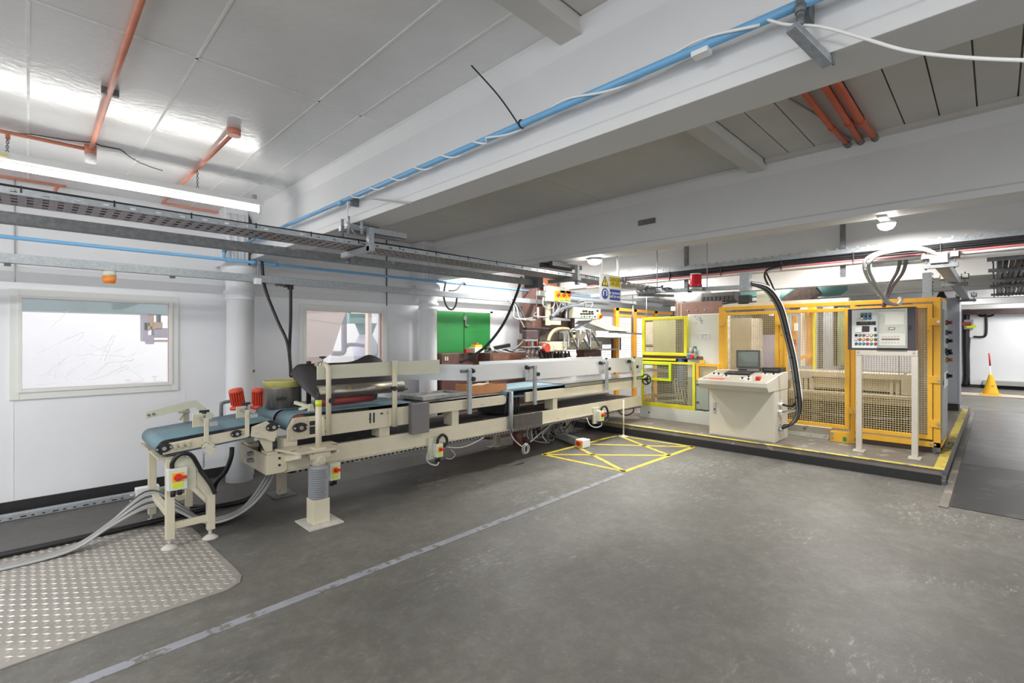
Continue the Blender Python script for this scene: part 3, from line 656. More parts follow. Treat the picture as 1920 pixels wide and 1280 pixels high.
# ---- main base frame
mf = thing('main_base_frame', 'long cream base frame that carries the belt conveyors', 'frame', (4.6, 4.83, 0))
XE = 7.72
for y in (4.45, 5.14):
    MB().box(1.60, XE, y, y + .05, .43, .60).build('side_beam', CREAM, mf, bevel=.004)
    MB().box(1.60, XE, y - .015, y + .07, .425, .44).build('beam_flange', CREAM3, mf)
MB().box(1.60, XE, 4.50, 5.14, .55, .575).build('deck_plate', BELTD, mf, label='dusty dark deck between the side beams')
MB().box(1.45, 1.62, 4.435, 4.45, .43, .60).build('corner_plate', CREAM, mf, bevel=.003)
MB().box(1.445, 1.46, 4.45, 5.16, .43, .60).build('end_plate', CREAM3, mf, bevel=.003)
MB().box(1.45, 1.62, 4.45, 4.47, .43, .60).box(1.45, 1.62, 5.14, 5.16, .43, .60).build('corner_web', CREAM3, mf)
hb = MB()
for x, z in ((1.555, .56), (1.555, .50)): hb.cyl((x, 4.434, z), (x, 4.43, z), .011, 10)
hb.each('bolt_hole', BLK, mf)
for y in (4.5, 5.0):
    MB().prism([(1.40, .76), (1.52, .76), (1.52, .60), (1.47, .60)], 'Y', y, y + .02).box(1.46, 1.55, y - .05, y + .1, .58, .62).build('support_bracket', CREAM, mf, bevel=.002)
MB().box(1.40, 1.445, 4.75, 4.8, .55, .58).box(1.40, 1.445, 4.75, 4.8, .49, .52).each('clamp_bolt', GALVD, mf)
q = MB()
for k in range(120): q.box(1.7 + k * .05, 1.73 + k * .05, 4.445, 4.46, .402, .42)
q.box(1.65, XE, 4.45, 4.6, .395, .402).build('slotted_tray', GALVD, mf, label='slotted cable tray under the frame')
for x in (1.85, 4.9, 6.6):
    for y in (5.30,):
        MB().box(x - .04, x + .04, y - .12, y - .05, .012, .43).build('leg', CREAM3, mf); MB().box(x - .11, x + .11, y - .2, y + .05, .001, .012).build('foot_plate', GALVD, mf)
a, b, c, d = fy(963, 772, 1016, 806, 4.44); MB().box(a, b, 4.43, 4.45, .43, .60).build('dark_access_plate', mat('black_stained_plate', (84, 80, 76), .5, var=.3, vs=20), mf, label='dark oily access plate')
a, b, c, d = fy(952, 737, 962, 806, 4.42); MB().cyl(((a + b) / 2, 4.41, .44), ((a + b) / 2, 4.41, .93), .03, 14).build('post', GALV, mf)
# feet blocks under the belts
for xc in (1.66, 2.60): MB().box(xc - .06, xc + .06, 4.46, 4.62, .60, .72).build('riser_block', CREAM, mf, bevel=.003)
for px in (854, 1041):
    x = pt(px, 640, Y=4.46).x; MB().box(x - .05, x + .05, 4.46, 4.62, .60, .77).build('riser_block', CREAM, mf, bevel=.003)

# ---- flattening conveyor with guard rail and rubber hood
fc = thing('flattening_conveyor', 'cream belt conveyor under the black rubber hood', 'conveyor', (2.25, 4.83, .60))
XA, XB, ZR, RR = 1.735, 2.93, .835, .085
belt_loop(MB(), XA, ZR, XB, ZR, RR + .006, RR, 4.47, 4.80).build('belt', BELT, fc)
belt_loop(MB(), XA - .02, ZR + .01, XB, ZR + .003, RR + .006, RR, 4.805, 5.30).build('belt', BELT, fc)
for y0, y1 in ((4.462, 4.80), (4.81, 5.31)):
    MB().cyl((XA, y0, ZR), (XA, y1, ZR), RR - .004, 24).build('roller', ROLLR, fc)
MB().cyl((XB, 4.462, ZR), (XB, 5.31, ZR), RR - .006, 24).build('roller', DARK, fc)
for y in (4.44, 5.31):
    pl_ = [(1.62, .70), (1.62, .80), (1.67, .895), (1.77, .895), (2.83, .885), (2.88, .885)]
    pl_ += [(2.86 + .095 * math.sin(i * math.pi / 8), .79 + .095 * math.cos(i * math.pi / 8)) for i in range(1, 8)] + [(2.86, .695)]
    MB().prism(pl_, 'Y', y, y + .016).build('side_frame', CREAM, fc, bevel=.003)
MB().prism([(1.635, .70), (1.635, .80), (1.68, .89), (1.80, .89), (1.80, .70)], 'Y', 4.425, 4.44).build('end_plate', CREAM3, fc, bevel=.003)
bearing(fc, 1.725, .81, 4.425, 1.25)
sb = MB()
for x, z in ((1.655, .73), (1.78, .72), (1.78, .87), (1.67, .86), (1.96, .87), (1.96, .74)): sb.cyl((x, 4.425, z), (x, 4.415, z), .009, 8)
sb.each('bolt', CREAM, fc)
sl = MB().box(1.82, 1.87, 4.436, 4.441, .73, .80).box(1.82, 1.87, 4.436, 4.441, .81, .85)
for px in (694, 701):
    x = pt(px, 640, Y=4.44).x; sl.box(x - .008, x + .008, 4.436, 4.441, .76, .86)
sl.box(2.54, 2.57, 4.436, 4.441, .835, .85).each('slot', BLK, fc)
MB().box(2.61, 2.66, 4.436, 4.441, .83, .855).cyl((2.7, 4.44, .845), (2.7, 4.425, .845), .022, 12).build('tensioner', CREAM3, fc)
# guard rail on two pipes
gx = pt(616, 640, Y=4.40).x
MB().tube([(gx, 4.40, .71), (gx, 4.40, 1.30), (gx, 4.405, 1.325), (gx, 4.42, 1.345), (gx, 4.45, 1.355), (gx, 4.66, 1.355)], .024, 14).build('rail_pipe', CREAM, fc)
gx2 = pt(740, 640, Y=4.40).x
MB().cyl((gx2, 4.40, .70), (gx2, 4.40, 1.385), .026, 14).build('rail_pipe', CREAM, fc)
for x in (gx, gx2): MB().box(x - .045, x + .045, 4.415, 4.44, .71, .88).build('pipe_clamp', CREAM, fc, bevel=.003)
MB().cyl((gx, 4.50, 1.355), (gx, 4.56, 1.355), .036, 16).build('pipe_collar', STEEL, fc); tknob(fc, (gx, 4.53, 1.385), 1.0)
x0 = pt(595, 640, Y=4.44).x; xm_ = gx2; x1 = pt(823.5, 640, Y=4.44).x
MB().prism([(x0, 1.225), (x0, 1.355), (xm_, 1.37), (xm_, 1.225)], 'Y', 4.44, 4.455).build('guard_board', CREAM2, fc, bevel=.002)
MB().prism([(xm_ + .02, 1.225), (xm_ + .02, 1.368), (x1, 1.372), (x1, 1.215)], 'Y', 4.43, 4.445).build('guard_board', CREAM2, fc, bevel=.002)
MB().box(xm_ + .03, xm_ + .12, 4.415, 4.43, 1.24, 1.36).build('joint_plate', CREAM2, fc)
for p in ((620, 751), (738, 728)):
    q = pt(*p, Y=4.37); MB().cyl((q.x, 4.40, q.z), (q.x, 4.345, q.z), .016, 10).cyl((q.x, 4.36, q.z), (q.x, 4.34, q.z), .026, 8).build('knob', BLK, fc)
# rubber hood, a curved sheet
hd = MB(); nu, nvv = 30, 12; x_a, x_b = 1.87, 2.88
for i in range(nu + 1):
    u = i / nu; x = x_a + (x_b - x_a) * u
    hump = .075 * math.exp(-((u - .80) / .13) ** 2); rnd = -.10 * max(0, (.10 - u) / .10) ** 2 - .12 * max(0, (u - .92) / .08) ** 2
    for j in range(nvv + 1):
        v = j / nvv
        yy = 4.90 - .44 * v - .03 * math.sin(v * math.pi); zz = 1.355 + (hump + rnd) * (1 - v) ** 1.5 - .285 * v ** 1.15 - .05 * math.sin(v * math.pi)
        hd.v.append(Vector((x + (1 - v) * -.06 * (1 - u) * 1 + .05 * (1 - v) * u * 0, yy, zz)))
for i in range(nu):
    for j in range(nvv):
        a = i * (nvv + 1) + j; hd.f.append((a, a + 1, a + nvv + 2, a + nvv + 1)); hd.sm.append(True)
ho = hd.build('hood_sheet', RUBBER, fc, label='curved black rubber hood')
sm = ho.modifiers.new('thick', 'SOLIDIFY'); sm.thickness = .012
rb = MB()
for k in range(5):
    x = 2.02 + k * .085; rb.tube([(x + .03 * t, 4.885 - .1 * t, 1.343 - .06 * t) for t in (0, .5, 1)], .003, 4)
rb.build('hood_crease', BLACK, fc)
lp = MB(); n_ = 10
for i in range(n_ + 1):
    a = math.pi * (0.05 + 0.75 * i / n_)
    for x in (1.93, 2.86): lp.v.append(Vector((x, 4.535 - .085 * math.sin(a) + .03, 1.14 - .075 * (1 - math.cos(a)) * .9 + .02)))
for i in range(n_): lp.f.append((2 * i, 2 * i + 1, 2 * i + 3, 2 * i + 2)); lp.sm.append(True)
lo = lp.build('hood_lip', mat('scuffed_metal_lip', (150, 144, 134), .32, .6, var=.35, vs=10, chip=(176, 164, 90), ca=.60, cs=9), fc, label='scuffed shiny lip under the hood')
sm = lo.modifiers.new('thick', 'SOLIDIFY'); sm.thickness = .006
MB().cyl((2.0, 4.62, 1.0), (2.55, 4.62, 1.0), .045, 14).build('press_roller', ROLLR, fc); MB().box(1.96, 2.6, 4.60, 4.66, 1.0, 1.06).build('roller_yoke', DARK, fc)
MB().bar((2.0, 4.9, .93), (2.0, 4.9, 1.38), .05, .03).bar((2.75, 4.93, .93), (2.75, 4.93, 1.38), .05, .03).build('hood_stay', DARK, fc)
# pushers at the left of the belt
q0 = pt(553, 754, Y=4.78); q1 = pt(583, 763, Y=4.62)
MB().bar(q0, q1, .03, .03).build('pusher_arm', CREAM, fc); q0 = pt(563, 767, Y=4.72); q1 = pt(585, 760, Y=4.62); MB().bar(q0, q1, .05, .028).build('pusher_arm', CREAM, fc)
a, b, c, d = fy(577, 757, 590, 773, 4.56); MB().prism([(a, c), (a + .02, d), (b - .02, d), (b, c)], 'Y', 4.55, 4.58).build('pusher_bracket', CREAM, fc)
# grey drive cover
gb = tag(MB().box(2.87, 3.09, 4.36, 4.436, .59, .915).build('drive_cover', GREYBOX, bevel=.006), 'plain grey sheet metal drive cover on the front of the line', 'cover')
# red motors and the steel drum
def motor(px, py, Y, tilt, lab):
    c = pt(px, py, Y=Y); r = thing('electric_motor', lab, 'motor', (c.x, Y, .93)); ax = Vector((math.sin(tilt) * .7, 0, math.cos(tilt)))
    MB().lathe(c - ax * .09, [(.050, 0), (.050, .12), (.066, .122), (.066, .147), (.058, .167), (.03, .173)], 22, ax).build('motor_body', REDM, r)
    m = MB(); u, w = basis(ax)
    for k in range(18):
        a = k * 2 * math.pi / 18; d = u * math.cos(a) + w * math.sin(a); m.bar(c - ax * .08 + d * .056, c + ax * .03 + d * .056, .006, .017, up=d)
    m.build('cooling_fin', REDM, r)['kind'] = 'stuff'
    MB().lathe(c - ax * .13, [(.05, 0), (.078, .005), (.078, .03), (.05, .04)], 18, ax).build('flange', REDM, r)
    b = c - ax * .13
    MB().box(b.x - .07, b.x + .07, Y - .06, Y + .06, .90, b.z).build('gearbox', REDM, r, bevel=.01)
    return r
motor(444, 743, 5.36, -.22, 'tilted red electric motor, left of two beside the infeed belt')
motor(485, 742, 5.36, 0.0, 'upright red electric motor between the tilted one and the drum')
c = pt(530, 766, Y=4.98)
t = thing('steel_drum', 'scuffed steel drum with a yellow top band standing on the belt', 'drum', (c.x, 4.98, .936))
MB().lathe((c.x, 4.98, .937), [(.165, 0), (.172, .008), (.172, .19), (.174, .2)], 36).build('drum_wall', mat('streaked_steel', (134, 128, 122), .35, .7, var=.4, vs=5, stretch=(3, 3, .5)), t)
MB().lathe((c.x, 4.98, 1.137), [(.174, 0), (.174, .045), (.178, .05), (.178, .06), (.165, .06), (.16, .05)], 36).build('top_band', mat('pale_yellow_band', (204, 196, 120), .5, var=.2, vs=9, chip=(92, 84, 66), ca=.64, cs=9), t, label='chipped pale yellow band')
MB().box(c.x - .12, c.x - .03, 4.805, 4.815, 1.02, 1.045).build('handle_slot', BLK, t)
# pedestal with bellows
pd = thing('bellows_pedestal', 'cream pedestal jack with grey bellows in front of the line', 'pedestal', (1.79, 4.18, 0))
MB().box(1.65, 1.95, 4.02, 4.34, .001, .014).build('base_plate', DUSTY, pd, bevel=.002)
MB().box(1.715, 1.86, 4.105, 4.25, .014, .222).build('base_box', CREAM, pd, bevel=.004)
be = [(.07, .222)]
for k in range(17): be += [(.084, .232 + k * .0155), (.070, .2398 + k * .0155)]
MB().lathe((1.79, 4.18, 0), be + [(.07, .505)], 28).flat().build('bellows', mat('grey_bellows_rubber', (150, 153, 158), .6, var=.1), pd)
MB().lathe((1.79, 4.18, .50), [(.05, 0), (.062, .02), (.062, .07), (.04, .09)], 20).box(1.70, 1.88, 4.13, 4.23, .57, .62).cyl((1.79, 4.10, .56), (1.79, 4.14, .56), .035, 14).build('jack_head', CREAM3, pd, bevel=.003)
MB().prism([(1.52, 4.445), (1.60, 4.14), (1.92, 4.11), (2.02, 4.3), (2.02, 4.44)], 'Z', .625, .645).build('arm_plate', CREAM3, pd, bevel=.003)
MB().prism([(4.12, .60), (4.44, .52), (4.44, .625), (4.12, .625)], 'X', 1.60, 1.62).prism([(4.12, .60), (4.44, .52), (4.44, .625), (4.12, .625)], 'X', 1.93, 1.95).build('arm_web', CREAM, pd)
MB().cyl((1.80, 4.20, .645), (1.80, 4.20, 1.07), .026, 16).box(1.75, 1.85, 4.15, 4.25, .645, .655).build('upright_tube', CREAM, pd)
MB().lathe((1.80, 4.20, 1.015), [(.0275, 0), (.0275, .05)], 16).build('yellow_label', LIMEP, pd, label='yellow label round the tube top')
MB().prism([(1.78, 1.07), (1.82, 1.07), (1.80, 1.14)], 'Y', 4.18, 4.22).build('dark_wedge', DARK, pd)

# ---- transfer conveyors
tc1 = thing('transfer_conveyor', 'cream conveyor section with the shallow metal tray on it', 'conveyor', (3.75, 4.83, .6))
tc2 = thing('transfer_conveyor', 'cream conveyor section with the short teal belt and long steel slide', 'conveyor', (6.2, 4.83, .6))
x0 = 3.09; x1 = pt(950, 640, Y=4.44).x
for y in (4.44, 5.2):
    pl_ = [(x0, .77), (x0, .885), (x1 - .06, .885)] + [(x1 - .06 + .058 * math.sin(i * math.pi / 8), .827 + .058 * math.cos(i * math.pi / 8)) for i in range(1, 8)] + [(x1 - .06, .77)]
    MB().prism(pl_, 'Y', y, y + .03).build('side_frame', CREAM, tc1, bevel=.004)
belt_loop(MB(), x0 + .05, .845, x1 - .08, .845, .06, .06, 4.475, 5.19).build('belt', BELTD, tc1)
for x in (x0 + .05, x1 - .08): MB().cyl((x, 4.47, .845), (x, 5.2, .845), .052, 16).build('roller', DARK, tc1)
x0b = pt(986, 640, Y=4.44).x
for y in (4.44, 5.2): MB().box(x0b, 7.70, y, y + .03, .76, .89).build('side_frame', CREAM, tc2, bevel=.004)
xb0 = pt(950, 640, Y=4.44).x; xb1 = pt(1052, 640, Y=4.5).x
belt_loop(MB(), xb0 + .05, .885, xb1 + .3, .90, .045, .045, 4.45, 5.19).build('belt', BELT, tc2)
MB().cyl((xb0 + .05, 4.44, .885), (xb0 + .05, 5.2, .885), .038, 16).build('roller', DARK, tc2)
MB().box(xb1, 7.70, 4.43, 5.22, .945, .953).build('steel_slide', STEEL, tc2, label='shiny steel slide plate')
MB().box(xb1, 7.70, 4.43, 4.436, .90, .953).build('slide_lip', STEEL, tc2)
dm = MB()
for k in range(6): dm.tube(spline([(4.45 + k * .05, 4.6, .60), (4.46 + k * .05, 4.58, .72), (4.44 + k * .055, 4.6, .87)], 4), .016, 6)
dm.box(4.42, 4.75, 4.7, 5.1, .6, .88).build('drive_unit', DARK, tc2, label='dark drive unit and hoses in the gap')
# side guard fence
gf = thing('side_guard', 'white sheet side guard on clamp posts along the transfer conveyors', 'guard', (5.2, 4.45, .6))
MB().add([(3.05, 5.15, 1.12), (3.80, 4.475, 1.10), (3.80, 4.475, 1.295), (3.05, 5.15, 1.31), (3.05, 5.156, 1.12), (3.80, 4.481, 1.10), (3.80, 4.481, 1.295), (3.05, 5.156, 1.31)], [(0, 1, 2, 3), (7, 6, 5, 4), (0, 4, 5, 1), (1, 5, 6, 2), (2, 6, 7, 3), (3, 7, 4, 0)]).build('angled_sheet', ZINC, gf)
xc = pt(986, 640, Y=4.47).x
MB().box(3.82, xc + .2, 4.52, 4.526, 1.085, 1.287).build('guard_sheet', ZINC, gf); MB().box(xc, 7.78, 4.47, 4.476, 1.05, 1.288).build('guard_sheet', ZINC, gf)
MB().box(3.86, 7.78, 4.53, 4.6, 1.075, 1.085).build('guard_angle', GALV, gf)
for px in (854.5 + 25, 1002, 1137, 1189.5):
    x = pt(px, 640, Y=4.40).x; cr_ = px > 1180
    MB().box(x - .024, x + .024, 4.375, 4.41, .72 if px < 1100 else .79, 1.25).build('post', CREAM2 if cr_ else GALV, gf, bevel=.002)
    MB().cyl((x, 4.392, 1.22), (x, 4.47, 1.22), .016, 8).bar((x - .1, 4.43, 1.225), (x + .07, 4.43, 1.225), .035, .035).build('clamp', GALVD if not cr_ else CREAM2, gf, bevel=.003)
    k = MB().cyl((x + (.1 if px < 900 else -.13), 4.43, 1.225), (x + (.06 if px < 900 else -.09), 4.43, 1.225), .03, 10)
    k.cyl((x + .045, 4.36, 1.13), (x + .045, 4.4, 1.13), .028, 10).each('knob', BLK, gf)
    if px > 1130: tknob(gf, (x, 4.40, 1.25), 1.0)
# far side guard
MB().box(4.6, 7.7, 5.27, 5.276, 1.05, 1.28).build('guard_sheet', ZINC, gf)
for x in (4.75, 5.9, 7.2): MB().box(x - .02, x + .02, 5.25, 5.29, .72, 1.15).build('post', GALV, gf)
# loose things on the line
a, b, c, d = fy(778, 738, 855, 750, 4.75)
t = thing('metal_tray', 'shallow scuffed metal tray lying on the transfer belt', 'tray', ((a + b) / 2, 4.78, .912), .12)
TR = mat('scuffed_tray_metal', (176, 174, 170), .4, .35, var=.3, vs=12)
MB().box(-.36, .36, -.2, .2, 0, .006).build('tray_bottom', TR, t, local=True)
MB().box(-.36, .36, -.2, -.19, .006, .04).box(-.36, .36, .19, .2, .006, .04).box(-.36, -.35, -.19, .19, .006, .04).box(.35, .36, -.19, .19, .006, .04).build('tray_rim', TR, t, local=True)
c = pt(910, 742, Y=4.68)
t = thing('cardboard_box', 'low open brown cardboard box on the transfer belt', 'box', (c.x, 4.76, .907), -.06)
MB().box(-.29, .29, -.17, -.165, 0, .115).box(-.29, .29, .165, .17, 0, .10).box(-.29, -.285, -.165, .165, 0, .12).box(.285, .29, -.165, .165, 0, .105).box(-.29, .29, -.165, .165, 0, .005).build('carton', CARD, t, local=True)
MB().add([(-.27, .0, .08), (-.1, -.1, .10), (.1, -.05, .12), (.26, 0, .09), (.0, .12, .105), (-.05, .0, .125)], [(0, 1, 5), (1, 2, 5), (2, 3, 4, 5), (4, 0, 5), (0, 1, 2, 3, 4)]).build('crumpled_flap', mat('pale_cardboard', (206, 180, 150), .8), t, local=True)
c = pt(1173, 790, Y=4.3)
t = tag(MB().cyl((c.x, 4.34, .004), (c.x, 4.34, .60), .012, 8).lathe((c.x, 4.34, 0), [(.08, .0), (.08, .008), (.03, .014), (.014, .03)], 14).build('levelling_leg', CREAM2), 'thin cream levelling leg at the far end of the frame', 'leg')
# floor pipe with its red stop switch
p0 = pt(1040, 812, Z=.05); p1 = pt(1088, 830, Z=.05)
t = thing('floor_beam', 'grey square floor beam running under the line with a stop switch at its end', 'beam', (p1.x, p1.y, 0))
MB().bar((p0.x, p0.y, .055), (p1.x, p1.y, .055), .10, .10).build('beam_body', CABG, t, bevel=.004)
s_ = p1 + (p1 - p0).normalized() * .07
MB().box(s_.x - .09, s_.x + .09, s_.y - .07, s_.y + .07, .005, .12).build('switch_case', WHT, t, bevel=.006)
MB().cyl((s_.x - .095, s_.y, .07), (s_.x - .12, s_.y, .07), .035, 12).build('stop_button', RED, t); MB().box(s_.x - .094, s_.x - .09, s_.y - .06, s_.y + .05, .02, .11).build('yellow_plate', YELP, t)
# cables under the line
t = thing('cable_tangle', 'tangle of grey cables hanging under the main frame', 'cable', (5.4, 4.7, 0))
for k in range(12):
    x = 4.95 + random.random() * .8; y = 4.6 + random.random() * .4
    MB().tube(spline([(x, y, .40), (x + random.uniform(-.15, .15), y, .2), (x + random.uniform(-.1, .3), y - .1, .1 + random.random() * .1), (x + random.uniform(.1, .5), y, .22), (x + .5 + random.random() * .3, y, .40)], 5), .011, 6).build('cable', random.choice((GREYC, DGREY, BLK)), t)
MB().cyl((4.92, 4.8, .1), (4.92, 4.8, .34), .07, 14).cyl((5.25, 4.8, .14), (5.05, 4.8, .14), .05, 12).build('motor', mat('brown_motor', (104, 62, 52), .5), t)
q = pt(986, 842, Y=4.30); wv = []
t = thing('cable_coil', 'small coil of pale cable dangling in front of the frame', 'cable', (q.x, 4.3, q.z))
MB().tube(spline([pt(957, 812, Y=4.42), pt(963, 823, Y=4.38), pt(972, 832, Y=4.34), pt(980, 838, Y=4.3)], 5), .008, 6).build('lead', GREYC, t)
for k in range(4):
    r = .05 + .006 * k; dx = .03 * (k % 2) ; MB().tube([(q.x + dx + r * .8 * math.cos(i * math.pi / 9), 4.30 + .01 * k, q.z + r * math.sin(i * math.pi / 9)) for i in range(18)], .007, 5, closed=True).build('loop', GREYC, t)
def cable(name, pts, r, m, lab, n=6, seg=6):
    return tag(MB().tube(spline(pts, seg), r, n).build(name, m), lab, 'cable')
cable('cable', [pt(838, 838, Y=4.36), pt(862, 839, Y=4.36), pt(885, 832, Y=4.38), pt(907, 820, Y=4.42)], .007, GREYC, 'thin grey cable from the isolator below the grey cover')
cable('cable', [pt(803, 846, Y=4.4), pt(800, 860, Y=4.38), pt(806, 869, Y=4.36), pt(818, 872, Y=4.34), pt(823, 866, Y=4.34)], .009, GREYC, 'grey cable drooping under the isolator below the grey cover')
cable('cable', [pt(845, 842, Y=4.38), pt(853, 852, Y=4.36), pt(846, 860, Y=4.36), pt(836, 859, Y=4.36)], .005, GREYC, 'hair-thin cable loop right of the middle isolator')
cable('cable', [pt(1100, 782, Y=4.44), pt(1105, 795, Y=4.38), pt(1116, 801, Y=4.34), pt(1127, 798, Y=4.36), pt(1128, 791, Y=4.36)], .01, GREYC, 'grey cable loop under the far isolator switch')
cable('cable', [pt(1160, 768, Y=4.44), pt(1165, 776, Y=4.4), pt(1177, 778, Y=4.4), pt(1187, 772, Y=4.42), pt(1188, 765, Y=4.44)], .012, BLK, 'black cable loop near the levelling leg')
# bundles on the floor at the left
t = thing('cable_bundle', 'bundle of grey cables sweeping along the floor under the line', 'cable', (1.3, 4.9, 0))
for k in range(9):
    e = k * .022; m = GREYC if k % 3 else DGREY
    MB().tube(spline([(1.72, 5.05 - e * .6, .42), (1.60, 4.98 - e, .26), (1.42, 4.93 - e * 1.3, .06 + .008 * k), (1.22, 4.88 - e * 1.2, .02 + .004 * k), (1.05, 4.92 - e, .05), (.86, 5.05 - e * .5, .24 - .01 * k), (.70, 5.12 - e * .8, .30 - .012 * k), (.45, 4.98 - e * .6, .14), (.20, 4.93 - e * .5, .03), (-.25, 4.92 - e * .5, .018), (-.6, 4.92 - e * .5, .018)], 6), .010, 6).build('cable', m, t)
cable('black_hose', [(-.5, 5.12, .03), (.2, 5.12, .03), (.8, 5.14, .03), (1.2, 5.18, .03), (1.55, 5.2, .04), (1.75, 5.2, .25)], .024, BLK, 'thick black hose on the floor behind the infeed stand', 10)
cable('black_hose', [pt(435, 838, Y=4.95), pt(433, 858, Y=4.95), pt(422, 885, Y=5.0), pt(405, 905, Y=5.1), (1.2, 5.3, .03), (1.0, 5.5, .025)], .02, BLK, 'black hose hanging below the infeed belt', 10)
t = thing('floor_trunking', 'galvanised perforated trunking lying along the foot of the left wall', 'trunking', (-.3, 6.2, 0))
MB().box(-2.0, 1.25, 6.14, 6.22, .002, .05).build('trunking_body', GALV, t, bevel=.002)
m = MB()
for k in range(34): m.box(-1.1 + k * .07, -1.08 + k * .07 + (.02 if k % 3 == 0 else 0), 6.138, 6.14, .015, .025)
m.build('slot', BLK, t)['kind'] = 'stuff'
q = pt(275, 940, Y=5.6); t = thing('junction_box', 'white junction box on the floor behind the infeed stand', 'box', (q.x, 5.65, 0))
MB().box(q.x - .08, q.x + .1, 5.6, 5.68, .02, .22).build('case', WHT, t, bevel=.006); MB().cyl((q.x - .08, 5.64, .1), (q.x - .12, 5.64, .1), .02, 8).cyl((q.x - .08, 5.64, .16), (q.x - .12, 5.64, .16), .02, 8).build('gland', GALV, t); MB().box(q.x - .06, q.x + .08, 5.62, 5.66, .001, .02).build('foot', GALV, t)
# ================================================================ yellow guard cage on the platform (front plane x = 8.0)
XC = 8.0
def yx(px, X=XC): return pt(px, 640, X=X).y
def wires(mb, y0, y1, z0, z1, X, s=.0285, w=.0052, dx=.005):
    n = max(1, round((y1 - y0) / s)); m = max(1, round((z1 - z0) / s))
    for i in range(1, n): y = y0 + (y1 - y0) * i / n; mb.box(X, X + dx, y - w / 2, y + w / 2, z0, z1)
    for j in range(1, m): z = z0 + (z1 - z0) * j / m; mb.box(X - dx, X, y0, y1, z - w / 2, z + w / 2)
    return mb
ENC_ = mat('worn_skirt_enamel', (196, 196, 184), .5, var=.1, chip=(150, 146, 134), ca=.6, cs=8)
def stuff(o): o['kind'] = 'stuff'; return o
cg = thing('guard_cage', 'yellow steel guard cage with wire mesh doors on the platform', 'cage', (8.0, 1.8, .168))
ZB, ZT = .26, 2.125
for a, b, zb in ((1347.8, 1358, .62), (1461, 1470, .26), (1594, 1602.5, .20), (1750, 1763.5, .25)):
    MB().box(XC, XC + .06, yx(b), yx(a), zb, ZT - .055).build('post', YEL, cg, bevel=.003)
MB().box(XC, XC + .06, yx(1763.5), yx(1347.8), ZT - .055, ZT).build('top_rail', YEL, cg, bevel=.003)
MB().box(XC, XC + .06, yx(1763.5), yx(1557), ZB - .01, ZB + .055).build('bottom_rail', YEL, cg, bevel=.003)
def door(a, b, m0, m1, z0, z1, wt=.05):
    y0, y1 = yx(b), yx(a); f = MB(); i0, i1 = yx(m1), yx(m0)
    f.box(XC - .015, XC + .03, y0, i0, z0, z1).box(XC - .015, XC + .03, i1, y1, z0, z1).box(XC - .015, XC + .03, i0, i1, z0, z0 + wt).box(XC - .015, XC + .03, i0, i1, z1 - wt, z1)
    d = f.build('door', YEL, cg, bevel=.003)
    stuff(wires(MB(), i0, i1, z0 + wt, z1 - wt, XC + .01).build('wire_mesh', WIREY, d))
    return d
d1 = door(1358.5, 1460.5, 1363.5, 1453, .36, 2.035)
d2 = door(1470.5, 1593.5, 1476, 1584, .36, 2.035)
d3 = door(1603, 1748.5, 1609, 1739, .345, 2.045)
for px, z in ((1356, 1.86), (1464, 1.86), (1464, .6), (1600, .62), (1754, .55), (1754, 1.82), (1754, 1.1)):
    y = yx(px); h = MB().box(XC - .022, XC - .002, y - .05, y + .06, z - .045, z + .045).build('hinge_plate', YEL, cg, bevel=.002)
    MB().cyl((XC - .022, y - .03, z), (XC - .034, y - .03, z), .017, 8).build('hinge_bolt', STEEL, h)
y = yx(1586); MB().box(XC - .02, XC, yx(1602), yx(1557), .17, .31).build('foot_plate', YEL, cg, bevel=.003)
for px, z in ((1561, .28), (1561, .22)): y = yx(px); MB().cyl((XC - .02, y, z), (XC - .03, y, z), .018, 8).build('foot_bolt', STEEL, cg)
MB().box(XC - .021, XC - .018, yx(1588), yx(1581), .19, .25).build('green_tag', GREEN, cg)
for px in (1745, 1753): y = yx(px); MB().cyl((XC - .001, y, .285), (XC - .012, y, .285), .015, 8).build('rail_bolt', STEEL, cg)
MB().box(XC, XC + .03, yx(1755), yx(1748), .168, .25).build('foot', DGREY, cg)
MB().box(XC + .08, XC + .3, yx(1556), yx(1440), .169, .33).build('skirt_plate', ENC_, cg, label='pale skirt plate under the second door')
MB().box(XC + .12, XC + .16, yx(1750), yx(1604), .169, .30).build('skirt_plate', mat('dark_brown_skirt', (92, 78, 68), .6), cg, label='dark brown skirt plate under the third panel')
# lock plate on the middle post
MB().box(XC - .006, XC + .0, yx(1470), yx(1461), 1.45, 1.68).build('lock_plate', YEL, cg); MB().cyl((XC - .006, yx(1465.5), 1.66), (XC - .012, yx(1465.5), 1.66), .008, 8).build('lock_hole', BLK, cg)
# small low mesh panel left of the tall post
y0, y1 = yx(1350), yx(1305.5)
q = MB().frame(y0, y1, .91, 1.195, .045, XC - .01, XC + .03).build('mesh_panel', YEL, cg, bevel=.003); stuff(wires(MB(), y0 + .045, y1 - .045, .955, 1.15, XC + .01).build('wire_mesh', WIREY, q))
MB().box(XC - .02, XC + .02, yx(1321), yx(1313), 1.19, 1.25).build('stop_lug', YEL, cg)
# cage side toward the gangway
for z0, z1 in ((ZT - .055, ZT), (.25, .31)): MB().box(8.06, 8.9, .475, .52, z0, z1).build('side_rail', YEL, cg)

